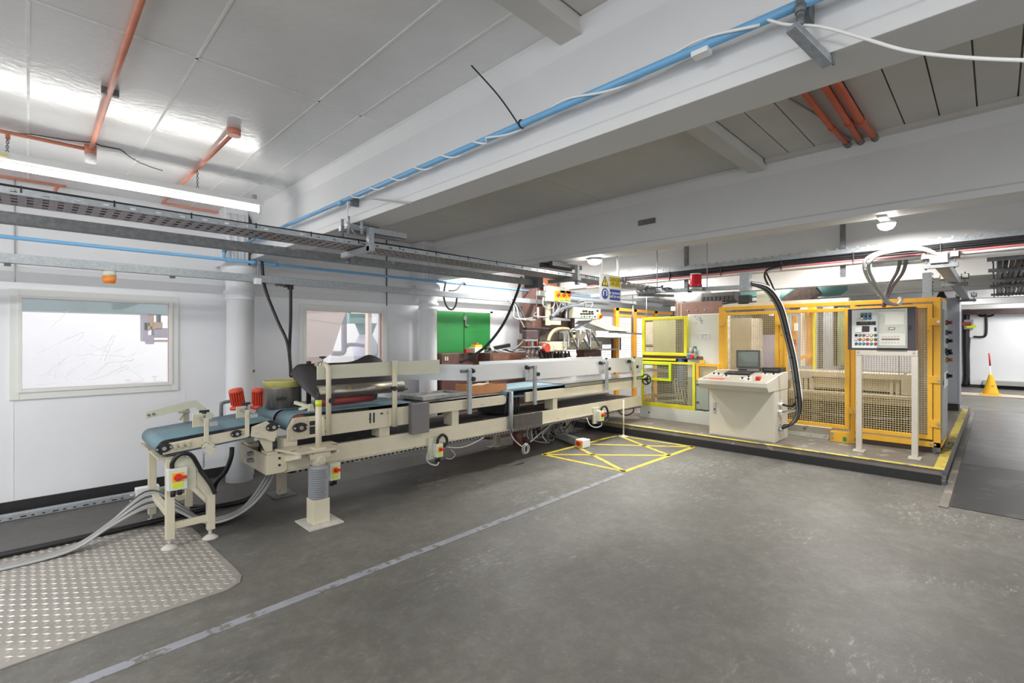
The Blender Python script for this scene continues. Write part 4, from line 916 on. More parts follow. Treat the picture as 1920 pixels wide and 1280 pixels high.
# the palletiser machine inside the cage
pm = thing('palletiser', 'cream palletising machine behind the yellow cage mesh', 'machine', (9.2, 2.0, .168))
XM = 8.75
def mb_(px0, py0, px1, py1, X, dep, nm, m, bev=.006, par=None):
    a, b, c, d = fx(px0, py0, px1, py1, X); return MB().box(X, X + dep, a, b, c, d).build(nm, m, par or pm, bevel=bev)
MBEI = mat('beige_machine_enamel', (178, 169, 152), .5, var=.08, vs=4)
mb_(1478, 698, 1715, 709, XM, .5, 'cross_beam', MBEI)
mb_(1525, 706, 1690, 731, XM + .05, .4, 'cover_plate', MBEI)
mb_(1478, 738, 1760, 744, XM - .1, .1, 'ledge_rail', MBEI)
mb_(1478, 742, 1760, 756, XM - .06, .4, 'cross_beam', MBEI)
mb_(1690, 714, 1760, 742, XM, .4, 'end_block', MBEI)
for px in (1482, 1498, 1507, 1518, 1668, 1680): mb_(px, 708, px + 7, 740, XM + .02, .1, 'upright', MBEI)
MB().box(9.3, 9.4, .7, 4.4, .168, .9).build('back_plate', mat('dull_brown_plate', (120, 104, 88), .6, var=.2), pm)  # plain dull brown plate closing the back of the bed
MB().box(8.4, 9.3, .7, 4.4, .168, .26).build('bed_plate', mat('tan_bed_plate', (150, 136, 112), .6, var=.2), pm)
MB().tube([(8.5, .7 + k * .15, .52 - .06 * math.sin(k * .3)) for k in range(14)], .02, 8).build('loose_hose', BLK, pm)
for y in (.75, 2.1, 3.3, 4.35): MB().box(9.15, 9.3, y - .05, y + .05, .168, 1.1).build('frame_leg', MBEI, pm)
# uprights and curtains seen through the second door
for px0, px1, X, z0, z1, m, nm in ((1484, 1492, 9.2, 1.15, 2.0, ORYEL, 'yellow_upright'), (1501, 1514, 9.4, 1.15, 2.15, PAPER, 'pale_upright'), (1514, 1525, 9.3, 1.15, 2.15, ORYEL, 'yellow_upright'), (1524, 1528, 9.2, 1.1, 2.15, LIME, 'lime_upright'),
                                   (1533, 1540, 9.6, 1.1, 2.15, DGREY, 'dark_upright'), (1543, 1563, 9.7, 1.15, 2.2, CABB, 'grey_column'), (1564, 1568, 9.6, 1.15, 2.15, BLK, 'dark_upright'), (1568, 1584, 9.8, 1.15, 2.15, mat('olive_panel', (132, 142, 104), .6, var=.15), 'olive_panel')):
    a, b = yx(px1, X), yx(px0, X); MB().box(X, X + .1, a, b, z0, z1).build(nm, m, pm, label=nm.replace('_', ' ') + ' behind the mesh')
a, b = yx(1525, 9.25), yx(1508, 9.25); MB().bar((9.2, a, 1.36), (9.2, b + .05, 1.28), .04, .05).build('yellow_arm', ORYEL, pm)
mb_(1484, 636, 1492, 645, 9.15, .05, 'red_box', ROLLR); mb_(1489, 606, 1495, 620, 9.12, .05, 'white_tag', PAPER)
a, b, c, d = fx(1612, 664, 1716, 704, 10.4); MB().box(10.4, 10.45, a, b, 1.05, 1.75).build('white_curtain', mat('pale_curtain', (206, 206, 212), .7, var=.04), pm)
MB().bar((8.6, yx(1685, 8.6), 1.08), (8.6, yx(1700, 8.6), 1.13), .05, .02).build('small_arm', CABG, pm); MB().box(8.62, 8.63, yx(1686.5, 8.62), yx(1685.5, 8.62), 1.1, 1.5).build('thin_rod', DGREY, pm)
mb_(1727, 575, 1733, 830, 8.3, .05, 'cable_rail', CABG); mb_(1735, 590, 1739, 830, 8.28, .04, 'dark_chain', BLK)
# behind the first door: beige enclosure and lilac sheet
a, b, c, d = fx(1363, 594, 1409, 700, 8.55); MB().box(8.55, 9.1, a, b, .9, 1.96).build('beige_enclosure', MBEI, pm, bevel=.01)
a, b, c, d = fx(1415, 629, 1456, 700, 9.3); MB().box(9.3, 9.33, a, b, .9, 1.68).build('lilac_sheet', mat('lilac_sheet', (178, 172, 206), .6, var=.04), pm)
a, b, c, d = fx(1408, 590, 1458, 632, 9.6); MB().box(9.6, 9.7, a, b, 1.55, 2.05).build('dark_panel', mat('dark_olive_panel', (88, 76, 58), .6, var=.2), pm)
a, b, c, d = fx(1409, 607, 1416, 660, 9.25); MB().box(9.25, 9.28, a, b, 1.3, 1.8).build('white_strip', PAPER, pm)
mb_(1441, 587, 1449, 592, 8.4, .05, 'white_socket', PAPER)

# control enclosure left of the cage
ce1 = thing('control_enclosure', 'tall pale enclosure door left of the tall yellow post', 'cabinet', (8.3, 3.45, .168))
ENC = mat('pale_enclosure_enamel', (214, 216, 206), .45, var=.04, vs=3)
a, b = yx(1349, 8.08), yx(1289, 8.08); MB().box(8.08, 8.55, a, b, .95, 2.03).build('enclosure_body', ENC, ce1, bevel=.008)
MB().box(8.1, 8.5, a, b, .168, .95).build('enclosure_plinth', CONSG, ce1)
y = yx(1321, 8.08); lb = MB().box(8.072, 8.08, y - .075, y + .075, 1.62, 1.70).build('paper_label', PAPER, ce1, label='white label with blue print')
text('label_print', 'DANGER', .03, BLUE, ce1, (8.071, y, 1.675), (0, -1, 0), (0, 0, 1)); text('label_print', 'High volts', .028, BLUE, ce1, (8.071, y, 1.64), (0, -1, 0), (0, 0, 1))
y = yx(1303, 8.08); MB().box(8.074, 8.08, y - .03, y + .03, 1.37, 1.48).build('green_sign', mat('safe_sign_green', (32, 122, 84), .4), ce1); MB().box(8.07, 8.074, y - .018, y + .004, 1.39, 1.45).box(8.07, 8.074, y - .018, y + .018, 1.44, 1.455).build('sign_symbol', WHT, ce1)
sc = MB(); ys = yx(1312, 8.08)
for k in range(14): u = random.gauss(0, .05); w = random.gauss(0, .035); sc.bar((8.079, ys + u, 1.94 - w + u * .6), (8.079, ys + u + .02, 1.935 - w + u * .6), .003, .008)
stuff(sc.build('scuff_mark', DGREY, ce1))
cb = MB().box(7.98, 8.08, yx(1304, 8.0), yx(1288, 8.0), 1.275, 1.36).build('button_box', CONSG, ce1, bevel=.006)
MB().cyl((7.98, yx(1299.5, 8.0), 1.31), (7.93, yx(1299.5, 8.0), 1.31), .032, 14).build('red_knob', RED, cb); MB().box(7.974, 7.98, yx(1293, 8.0) - .03, yx(1293, 8.0) + .03, 1.285, 1.345).build('switch_face', BLUEB, cb)
MB().cyl((8.03, yx(1294, 8.0), 1.36), (8.03, yx(1294, 8.0), 1.45), .03, 10).cyl((8.03, yx(1302, 8.0), 1.36), (8.03, yx(1302, 8.0), 1.43), .025, 10).build('cable_gland', GREYC, cb)
# brown plate over the enclosure
bp = thing('brown_header_plate', 'brown painted header plate above the pale enclosure', 'plate', (8.7, 3.4, 2.0))
a, b = yx(1352, 8.6), yx(1266, 8.6); MB().box(8.6, 8.66, a, b, 1.95, 2.28).build('plate', BROWNM, bp, bevel=.004)
for px in (1290, 1306, 1322): y = yx(px, 8.6); MB().cyl((8.6, y, 2.13), (8.585, y, 2.13), .014, 8).build('plate_bolt', STEEL, bp)
for px in (1270, 1345): MB().box(8.62, 8.7, yx(px, 8.6) - .05, yx(px, 8.6) + .05, .168, 1.95).build('plate_leg', BROWNM, bp)

# lime guards at the end of the line
lg = thing('lime_guard', 'lime yellow mesh guard around the end of the conveyor line', 'guard', (8.2, 4.0, .168))
yl0, yl1 = yx(1303), yx(1202)
MB().box(XC, XC + .95, yl0 - .25, yl1 + .02, .168, .39).build('base_plinth', ENC, lg, bevel=.006)
MB().cyl((XC - .001, yl1 - .16, .27), (XC - .004, yl1 - .16, .27), .014, 10).build('plinth_hole', BLK, lg)
MB().box(XC, XC + .03, yl0 + .0, yl1, .39, .46).build('bottom_rail', LIME, lg, bevel=.003)
MB().box(XC, XC + .03, yl0, yl1, 1.165, 1.205).build('top_rail', LIME, lg, bevel=.003)
for a, b in ((yl0, yl0 + .045), (yl1 - .05, yl1)): MB().box(XC, XC + .03, a, b, .46, 1.165).build('upright', LIME, lg, bevel=.003)
yg0 = yx(1259)
hf = MB().frame(yg0, yl1 - .01, .86, 1.19, .045, XC - .02, XC + .01).build('hatch_frame', LIME2, lg, bevel=.003, label='greener lime hatch frame')
stuff(wires(MB(), yl0 + .045, yl1 - .05, .46, 1.165, XC + .02, .031, .0055).build('wire_mesh', WIREL, lg))
MB().box(XC - .01, XC + .02, yx(1267), yl1, 1.225, 1.26).build('guard_strip', LIME, lg, bevel=.002)
a, b = yx(1287.5), yx(1203.5)
uf = MB().frame(a, b, 1.31, 2.0, .055, XC, XC + .05).build('guard_frame', LIME, lg, bevel=.006); stuff(wires(MB(), a + .055, b - .055, 1.365, 1.945, XC + .03, .031, .005).build('wire_mesh', WIREL, lg))
MB().box(XC + .25, XC + .28, yx(1266, 8.25), yx(1224, 8.25), 1.30, 1.98).build('beige_sheet', mat('khaki_sheet', (186, 182, 146), .6, var=.04), lg)
MB().box(XC + .5, XC + .55, yx(1296, 8.5), yx(1205, 8.5), 1.1, 1.98).build('dark_back', mat('dark_brown_back', (72, 58, 46), .7, var=.3, vs=14), lg)
MB().box(XC + .3, XC + .4, yx(1224, 8.3), yx(1207, 8.3), 1.5, 1.93).build('pale_bag_clamp', mat('pale_pink_block', (220, 204, 190), .6, var=.15, vs=14), lg); MB().box(XC + .3, XC + .4, yx(1224, 8.3), yx(1211, 8.3), 1.33, 1.45).build('pale_block', mat('pale_pink_lower_block', (214, 200, 190), .6, var=.1), lg)
MB().box(XC + .05, XC + .5, yl0 - .1, yl1, 1.26, 1.31).build('shelf', BROWNM, lg)
MB().cyl((XC + .12, yx(1277, 8.1), .75), (XC + .12, yx(1277, 8.1), 1.3), .07, 16).build('blue_cylinder', mat('blue_cylinder_enamel', (58, 92, 148), .4), lg)
MB().box(XC + .6, XC + .65, yl0 + .02, yl1, .39, 1.2).build('dark_back', mat('dark_grey_back', (64, 60, 56), .7, var=.3, vs=12), lg)
for k in range(7):
    y = yl0 + .06 + .06 * k; MB().tube(spline([(8.35, y, 1.15), (8.33, y + .02, .9), (8.3, y + .1, .72 + .02 * k), (8.35, y + .05, .42)], 5), .016, 6).build('hose', GREYC if k % 2 else CABG, lg)
MB().bar((8.3, yl1 - .1, .55), (8.3, yl0 + .4, .6), .03, .05).build('inner_bar', MBEI, lg); MB().bar((8.25, yl1 - .2, .45), (8.25, yl0 + .3, .52), .03, .04).build('inner_bar', MBEI, lg); MB().bar((8.2, yl1 - .12, .42), (8.2, yl1 - .12, .9), .03, .03).build('inner_bar', MBEI, lg)
MB().box(8.25, 8.35, yx(1254, 8.25), yx(1212, 8.25), 1.0, 1.05).build('inner_bar', MBEI, lg)
MB().box(XC + .02, XC + .5, yx(1330, 8.05), yl0 - .01, .42, .93).build('side_cabinet', CONSG, lg, bevel=.006)
for z in (.52, .82): MB().box(XC + .01, XC + .02, yl0 - .06, yl0 - .02, z, z + .03).build('cabinet_latch', DGREY, lg)
c = pt(1211.5, 711, X=7.93)
hw = thing('handwheel', 'black spoked handwheel on the lime guard at the end of the line', 'handwheel', (7.93, c.y, c.z))
R_ = .088; MB().tube([(7.93, c.y + R_ * math.cos(i * math.pi / 14), c.z + R_ * math.sin(i * math.pi / 14)) for i in range(28)], .011, 8, closed=True).build('rim', BLK, hw)
MB().cyl((7.9, c.y, c.z), (8.0, c.y, c.z), .022, 12).build('hub', BLK, hw)
for k in range(3):
    a = k * 2 * math.pi / 3 + math.pi; MB().bar((7.93, c.y, c.z), (7.93, c.y - R_ * math.cos(a), c.z + R_ * math.sin(a)), .022, .016, up=(1, 0, 0)).build('spoke', BLK, hw)
MB().cyl((7.93, c.y + R_ - .01, c.z), (7.86, c.y + R_ - .01, c.z), .012, 8).build('crank_grip', BLK, hw)

# operator console
co = thing('operator_console', 'cream operator console with sloping control top', 'console', (7.4, 2.6, .168))
prof = [(6.93, 1.02), (6.93, .955), (6.99, .885), (7.25, .885), (7.25, .172), (7.85, .172), (7.85, 1.13), (7.62, 1.13)]
MB().prism([(7.25, .172), (7.85, .172), (7.85, 1.0), (7.25, .9)], 'Y', 2.15, 3.05).build('body', CONS, co, bevel=.004)
MB().prism([(6.93, 1.015), (6.93, .955), (7.0, .885), (7.25, .885), (7.85, .885), (7.85, 1.125), (7.62, 1.125)], 'Y', 2.145, 3.085).build('desk', CONS, co, bevel=.005)
MB().box(7.245, 7.25, 2.17, 3.03, .19, .87).build('door', CONS, co, bevel=.002)
MB().box(7.238, 7.245, 2.945, 2.985, .50, .66).build('door_lock', CABG, co, label='grey door lock plate'); MB().cyl((7.238, 2.965, .56), (7.234, 2.965, .56), .012, 10).build('key_hole', BLK, co)
for y in (2.95, 2.35): MB().cyl((7.12, y, .886), (7.12, y, .878), .02, 10).build('under_catch', DGREY, co)
sl_ = (1.125 - 1.015) / (7.62 - 6.93)
def dz(x): return 1.015 + (x - 6.93) * sl_
def desk(name, x0, x1, y0, y1, h, m): 
    v = [(x0, y0, dz(x0)), (x1, y0, dz(x1)), (x1, y1, dz(x1)), (x0, y1, dz(x0))]; return MB().add(v + [(a, b, c + h) for a, b, c in v], [(3, 2, 1, 0), (4, 5, 6, 7), (0, 1, 5, 4), (1, 2, 6, 5), (2, 3, 7, 6), (3, 0, 4, 7)]).build(name, m, co)
desk('panel_top', 6.95, 7.60, 2.17, 3.06, .003, mat('console_panel_grey', (164, 159, 145), .45, var=.05))
kb = desk('keypad', 7.32, 7.52, 2.50, 2.86, .02, BLK)
for k in range(9): y = 2.53 + k * .035; desk('key', 7.36, 7.40, y, y + .024, .026, DGREY); desk('key', 7.44, 7.48, y, y + .024, .026, DGREY)
desk('red_label', 6.98, 7.07, 2.74, 2.97, .006, mat('faded_red_label', (196, 84, 72), .5)); desk('pencil_mark', 7.0, 7.05, 2.99, 3.05, .004, DGREY)
for x, y, m in ((7.3, 3.0, BLK), (7.28, 2.92, BLK), (7.2, 2.78, BLK), (7.1, 2.52, BLK), (7.2, 2.47, BLK), (7.05, 2.42, BLK), (7.45, 2.33, BLK), (7.45, 2.22, BLK), (7.08, 2.3, RED)):
    desk('switch_plate', x - .03, x + .035, y - .035, y + .035, .006, WHT); z = dz(x)
    if m is RED: desk('red_button', x - .03, x + .03, y - .028, y + .028, .05, RED)
    else: MB().cyl((x, y, z), (x, y, z + .022), .014, 10).bar((x - .02, y, z + .024), (x + .02, y, z + .026), .01, .012).build('switch_knob', BLK, co)
MB().box(7.5, 7.56, 2.14, 2.152, .65, .74).box(7.5, 7.56, 2.14, 2.152, .5, .6).each('side_socket', WHT, co)
# monitor, turned a little to the room
mo = thing('crt_monitor', 'small grey cathode ray monitor standing on the console', 'monitor', (7.62, 2.60, 1.128), .06)
GM = mat('grey_beige_monitor', (150, 146, 136), .5, var=.04); GMD = mat('dark_bezel', (92, 90, 84), .5)
MB().box(-.07, .04, -.17, .17, .045, .32).build('screen_case', GM, mo, bevel=.01, local=True)
MB().add([(.04, -.165, .05), (.04, .165, .05), (.04, .165, .315), (.04, -.165, .315), (.26, -.12, .08), (.26, .12, .08), (.26, .12, .27), (.26, -.12, .27)], [(0, 1, 2, 3), (7, 6, 5, 4), (0, 4, 5, 1), (1, 5, 6, 2), (2, 6, 7, 3), (3, 7, 4, 0)]).build('tube_housing', GM, mo, bevel=.006, local=True)
MB().frame(-.165, .165, .052, .313, .024, -.082, -.07).build('bezel', GMD, mo, bevel=.004, local=True)
scn = MB(); n = 10
for i in range(n + 1):
    for j in range(n + 1):
        u = -1 + 2 * i / n; v = -1 + 2 * j / n; scn.v.append(Vector((-.084 + .005 * (u * u + v * v), u * .142, .183 + v * .108)))
for i in range(n):
    for j in range(n): a = i * (n + 1) + j; scn.f.append((a, a + 1, a + n + 2, a + n + 1)); scn.sm.append(True)
scn.build('screen', SCREEN, mo, local=True)
MB().box(-.065, .2, -.15, .15, 0, .045).build('base', GM, mo, bevel=.004, local=True); MB().box(-.069, -.065, .02, .13, .012, .03).build('control_strip', BLK, mo, local=True)
MB().box(-.072, -.03, -.04, .03, .32, .323).build('yellow_sticker', LIMEP, mo, local=True)
vb = thing('black_recorder', 'flat black electronic unit right of the monitor on the console', 'recorder', (7.68, 2.29, 1.128), 0)
MB().box(-.12, .14, -.125, .12, .006, .062).build('case', BLK, vb, bevel=.004, local=True); MB().box(-.123, -.12, -.1, .09, .02, .045).build('display_strip', DGREY, vb, local=True)
for a in (-.1, .1): MB().box(-.1, .12, a - .012, a + .012, 0, .006).build('foot', BLK, vb, local=True)

# control panel on two legs
cp = thing('control_board', 'dark framed control panel with coloured buttons on two cream legs', 'panel', (7.6, 1.0, .168))
XP = 7.48; PY0, PY1, PZ0, PZ1 = .672, 1.348, 1.468, 1.99
def pu(u): return PY1 + (PY0 - PY1) * (u - 290) / 1225.0
def pv(v, u=800): return PZ1 + (PZ0 - PZ1) * (v - 142) / 778.0
PDK = mat('panel_dark_frame', (60, 54, 56), .45, var=.06)
MB().box(XP, XP + .26, PY0, PY1, PZ0, PZ1).build('case', mat('red_brown_case', (132, 66, 50), .5, var=.12), cp, bevel=.004, label='red brown case of the panel')
MB().box(XP - .012, XP, PY0, PY1, PZ0, PZ1).build('panel_frame', PDK, cp, bevel=.003)
def pface(nm, u0, u1, v0, v1, m, d=.006, base=.012, par=None, bev=0): return MB().box(XP - base - d, XP - base, pu(u1), pu(u0), pv(v1), pv(v0)).build(nm, m, par or cp, bevel=bev)
pface('button_plate', 370, 845, 165, 885, mat('panel_pale_grey', (216, 218, 216), .4, var=.02), .004)
pface('meter_plate', 848, 1375, 165, 885, mat('panel_steel', (206, 204, 196), .4, .1, var=.1, vs=12), .004)
BB = .016
pal = {'g': TGRN, 'k': BLK, 'r': RED, 'w': WHT, 'y': YELP, 'o': mat('orange_button', (190, 88, 40), .35), 'd': DGREY, 'b': BLUEB, 'c': mat('cream_button', (232, 222, 160), .35)}
def button(u, v, k, r=.0125):
    b = MB().cyl((XP - BB, pu(u), pv(v)), (XP - BB - .006, pu(u), pv(v)), r * 1.35, 14).build('button_ring', BLK, cp)
    MB().cyl((XP - BB - .006, pu(u), pv(v)), (XP - BB - .014, pu(u), pv(v)), r, 14).build('button_cap', pal[k], b)
for i, (u, kk) in enumerate(((565, 'gw'), (635, 'bb'), (710, 'gb'))):
    m = MB().box(XP - BB - .004, XP - BB, pu(u + 26), pu(u - 26), pv(345), pv(245)).build('button_plate_black', BLK, cp)
    for v, k in zip((250, 330), kk): button(u, v, k, .014)
pface('indicator_strip', 458, 818, 388, 455, BLK, .005, BB)
for u, k in ((550, 'r'), (600, 'r'), (650, 'g'), (740, 'g')): pface('indicator', u - 14, u + 14, 408, 420, pal[k], .002, BB + .005)
pface('white_box', 435, 560, 500, 590, WHT, .012, BB, bev=.002); pface('dark_display', 567, 702, 472, 580, mat('dark_display', (52, 40, 40), .3), .008, BB, bev=.002); pface('small_meter', 790, 832, 500, 570, BLK, .006, BB)
text('print', 'ON', .014, DGREY, cp, (XP - BB - .001, pu(497), pv(325)), (0, -1, 0), (0, 0, 1))
for v, ks in ((645, 'kgowcd'), (725, 'wryryd'), (805, 'dgbrgr')):
    for u, k in zip((455, 525, 597, 668, 740, 815), ks): button(u, v, k)
pface('paper_form', 985, 1318, 262, 452, PAPER, .002, BB)
MB().prism([(pu(870), pv(262)), (pu(1330), pv(262)), (pu(1330), pv(205)), (pu(870), pv(205))], 'X', XP - BB - .003, XP - BB).build('paper_header', PAPER, cp)
pface('counter', 1048, 1160, 505, 548, BLK, .006, BB); pface('counter_window', 1062, 1145, 516, 536, WHT, .002, BB + .006)
pface('display_module', 872, 1340, 622, 838, mat('module_pale', (222, 224, 220), .4), .008, BB, bev=.002); pface('red_display', 922, 1242, 706, 738, mat('dark_red_display', (128, 30, 56), .3), .002, BB + .008)
for v in (672, 782):
    for k in range(6): u = 948 + k * 54; pface('module_key', u - 15, u + 15, v - 11, v + 11, CABG, .003, BB + .008)
MB().frame(pu(1370), pu(855), pv(880), pv(175), .012, XP - .05, XP - BB).build('cover_frame', STEEL, cp); MB().box(XP - .05, XP - .047, pu(1370), pu(855), pv(880), pv(175)).build('clear_cover', COVER, cp)
pface('side_tag', 1388, 1446, 470, 560, BLK, .003, .012)
for yc in (1.235, .685):
    MB().box(XP, XP + .06, yc - .03, yc + .03, .19, PZ0).build('leg', LEGC, cp, bevel=.004); MB().box(XP - .05, XP + .1, yc - .06, yc + .06, .169, .19).build('foot_plate', LEGC, cp, bevel=.003)
MB().box(XP - .006, XP + .05, .655, 1.265, 1.40, PZ0).build('cross_bar', LEGC, cp, bevel=.003)
for y in (1.235, .69): MB().cyl((XP - .006, y, 1.44), (XP - .014, y, 1.44), .014, 10).build('bolt', STEEL, cp)

# switch cabinet on the cage end and tall cabinets behind
sw = thing('switch_cabinet', 'narrow grey switch cabinet on the gangway end of the yellow cage', 'cabinet', (8.45, .6, .168))
MB().prism([(8.08, .33), (8.85, .33), (8.85, 2.02), (8.75, 2.08), (8.08, 2.10)], 'Y', .47, .75).build('case', CABG, sw, bevel=.006)
MB().box(8.09, 8.84, .462, .47, 1.08, 1.98).build('door', mat('olive_grey_door', (128, 136, 124), .5), sw); MB().box(8.12, 8.82, .462, .47, .40, 1.02).build('door', CABG, sw)
MB().box(8.15, 8.8, .458, .462, .98, 1.18).build('paper_sheet', PAPER, sw)
for x, z, m in ((8.55, 1.82, ROLLR), (8.55, 1.69, DGREY), (8.62, 1.58, BLK), (8.45, 1.45, BLK), (8.62, 1.42, BLK), (8.62, 1.33, mat('amber_switch', (176, 110, 40), .4)), (8.55, 1.12, BLK)):
    MB().box(x - .05, x + .05, .44, .462, z - .035, z + .035).cyl((x, .44, z), (x, .40, z), .022, 10).build('switch', m, sw)
MB().box(8.15, 8.25, .5, .7, .169, .33).box(8.7, 8.8, .5, .7, .169, .33).each('leg', CABG, sw)
MB().bar((8.8, .46, .19), (8.8, .40, .19), .03, .03).bar((8.2, .45, .25), (8.8, .42, .19), .02, .02).build('foot_bar', DGREY, sw)
t = thing('tall_cabinet', 'tall blue grey control cabinet at the back of the platform', 'cabinet', (13.6, 1.2, .168))
XT = 13.1; a = yx(1799.5, XT); MB().box(XT, XT + .6, a, 2.2, .31, 2.44).build('case', CABB, t, bevel=.008); MB().box(XT + .03, XT + .6, a + .02, 2.18, .169, .31).build('plinth', BLACK, t)
MB().box(XT - .012, XT, a + .03, a + .75, .34, 2.4).build('door', CABB, t, bevel=.003); MB().box(XT - .012, XT, a + .78, 2.15, .34, 2.4).build('door', CABB, t, bevel=.003)
MB().cyl((XT - .012, yx(1787, XT), 2.25), (XT - .03, yx(1787, XT), 2.25), .035, 14).build('lock', GREYC, t)
for k in range(5): y = yx(1756 + k * 4, XT); MB().cyl((XT + .2, y, 2.44), (XT + .22, y + .03 * (k - 2), 2.62), .03, 8, .012).build('cable_gland', BLK, t)
t2 = thing('grey_panel_cabinet', 'pale grey cabinet row behind the cage top rail', 'cabinet', (12.6, 3.2, .168))
MB().box(12.4, 12.9, 2.4, 3.9, .169, 2.35).build('case', CABB, t2, bevel=.008); MB().box(12.385, 12.4, 2.45, 3.1, .4, 2.3).box(12.385, 12.4, 3.15, 3.85, .4, 2.3).each('door', CABB, t2)

# orange gate behind the line
og = thing('orange_gate', 'orange framed gate panels beyond the sewing machine', 'gate', (9.9, 5.62, .168))
XG0, XG1 = 8.62, 11.2
for px in (1156.5, 1190, 1229):
    x = pt(px, 640, Y=5.6).x; MB().box(x - .06, x + .06, 5.58, 5.64, .169, 2.26).build('post', ORYEL, og, bevel=.003)
MB().box(XG0, XG1, 5.58, 5.64, 2.2, 2.26).build('top_rail', ORYEL, og, bevel=.003); MB().box(XG0, XG1, 5.585, 5.63, 2.08, 2.13).build('rail', ORYEL, og)
MB().box(XG0, XG1, 5.58, 5.64, .25, .31).build('bottom_rail', ORYEL, og); MB().box(XG1 - .06, XG1, 5.58, 5.64, .169, 2.26).build('end_post', BROWNM, og)

# traffic cone, pole and base at the far wall
t = thing('traffic_cone', 'yellow traffic cone on the floor by the far wall', 'cone', (19.3, .10, .03))
MB().lathe((19.3, .10, .05), [(.17, 0), (.165, .04), (.05, .52), (.045, .56), (.03, .565)], 24).build('cone_body', CONEY, t); MB().box(19.08, 19.52, -.12, .32, .028, .055).build('cone_base', CONEY, t, bevel=.01)
text('printed_mark', '<', .12, BLK, t, (19.13, .06, .28), (0, -1, 0), (0, 0, 1))
tag(MB().box(18.9, 19.7, -.55, .75, .003, .028).build('cardboard_sheet', mat('pale_tan_board', (190, 176, 160), .7)), 'flat tan board on the floor under the yellow cone', 'board')
c = pt(1859, 700, X=20.5); t = thing('marker_pole', 'thin white pole with red tip leaning behind the cone', 'pole', (c.x, c.y, 0))
MB().cyl((20.5, c.y, .0), (20.6, c.y + .03, .80), .012, 8).build('pole', WHT, t); MB().cyl((20.6, c.y + .03, .80), (20.63, c.y + .05, 1.18), .02, 8).build('red_tip', RED, t)
t = thing('wall_distribution_box', 'grey distribution box with labels on the far wall', 'box', (22.2, .6, 1.5))
a, b, c, d = fx(1807, 599, 1825, 617, 22.1); MB().box(22.1, 22.29, a, b, c, d).build('case', mat('mid_grey_box', (146, 148, 150), .5), t, bevel=.01); MB().box(22.09, 22.1, a + .05, a + .3, d - .2, d - .08).build('red_label', ROLLR, t); MB().box(22.09, 22.1, b - .3, b - .06, d - .28, d - .18).build('yellow_label', LIMEP, t)
def wcable(pts, r, m, lab): return tag(MB().tube(spline([pt(*p, X=22.27) for p in pts], 6), r, 6).build('wall_cable', m), lab, 'cable')
wcable([(1829, 583), (1838, 592), (1845, 592), (1849, 594), (1849, 625), (1842, 631), (1826, 631)], .035, BLK, 'black looping cable right of the distribution box')
wcable([(1849, 593), (1858, 592), (1863, 589), (1860, 582)], .03, BLK, 'short black cable branching toward the upper rail')
wcable([(1812, 580), (1811, 640), (1812, 700), (1810, 722)], .09, BLK, 'thick black cable drop left of the distribution box')
wcable([(1817, 632), (1815, 670), (1816, 720)], .04, BLK, 'thin black cable drop below the distribution box')
tag(MB().box(22.0, 22.29, yx(1940, 22.1), yx(1806, 22.1), 2.42, 2.58).build('wall_trunking', mat('red_black_cable_tray', (70, 52, 50), .6, var=.4, vs=3)), 'dark cable run along the top of the far wall', 'trunking')
tag(MB().box(22.05, 22.29, yx(1935, 22.1), yx(1843, 22.1), .12, .26).build('boxed_pipe', CABG), 'grey boxed pipe low on the far wall behind the cone', 'pipe')
# ================================================================ bag sewing machine behind the line
sm_ = thing('sewing_machine', 'brown and cream bag sewing machine with hoses behind the line', 'machine', (6.4, 5.7, 0))
YM = 5.6
def my(px0, py0, px1, py1, Y, dep, nm, m, bev=.006, par=None):
    a, b, c, d = fy(px0, py0, px1, py1, Y); return MB().box(a, b, Y, Y + dep, c, d).build(nm, m, par or sm_, bevel=bev)
P5 = lambda x, y, Y=YM: pt(x, y, Y=Y)
my(1002, 535, 1028, 618, 5.7, .3, 'column', BROWNM); my(1028, 540, 1054, 618, 5.75, .3, 'column', BROWNM)
my(1000, 597, 1072, 625, 5.68, .35, 'head_casting', BROWNM, .02); my(1072, 580, 1078, 620, 5.6, .3, 'side_plate', BROWNM)
MB().box(P5(1005, 640).x, P5(1050, 640).x, 5.75, 6.05, .001, 1.6).build('base_column', BROWNM, sm_)
my(1014, 517, 1045, 535, 5.6, .2, 'orange_box', mat('terracotta_box', (186, 116, 86), .5, var=.08)); my(1003, 505, 1042, 516, 5.66, .2, 'red_cover', mat('bright_red_cover', (214, 84, 56), .4))
my(1029, 537, 1063, 558, 5.5, .12, 'cream_plate', CREAM)
c = my(1026, 540, 1070, 566, 5.42, .08, 'switch_bank', PLBOX)
for px in (1045, 1055.5, 1066):
    my(px - 4, 545, px + 4, 558, 5.40, .02, 'yellow_plate', YELP, .001, c); my(px - 4, 558.5, px + 4, 563.5, 5.40, .02, 'lime_plate', LIMEP, .001, c)
    q = P5(px + 1, 553, 5.4); MB().cyl((q.x, 5.4, q.z), (q.x, 5.37, q.z), .028, 10).build('handle', RED, c)
my(1027, 560, 1033, 610, 5.5, .06, 'cream_post', CREAM); my(1030, 596, 1070, 601, 5.5, .15, 'cross_shelf', GALV); my(1034, 601, 1052, 609, 5.48, .05, 'small_plate', CREAM)
c = my(1077, 577, 1126, 597, 5.38, .14, 'control_pod', CREAM2)
pod = ((1095, 583), (1100, 583), (1106, 584), (1111, 584), (1121, 582))
for px, py in pod: my(px - 1.7, py - 1.5, px + 1.7, py + 2, 5.37, .012, 'pod_switch', BLK, 0, c)
for k in range(5): my(1088.5 + k * 5.2, 586.8, 1092.8 + k * 5.2, 589.6, 5.374, .01, 'pod_plate', BLK, 0, c)
for k in range(6): my(1090 + k * 5, 592, 1092 + k * 5, 595, 5.374, .01, 'pod_button', BLK if k % 2 else TGRN, 0, c)
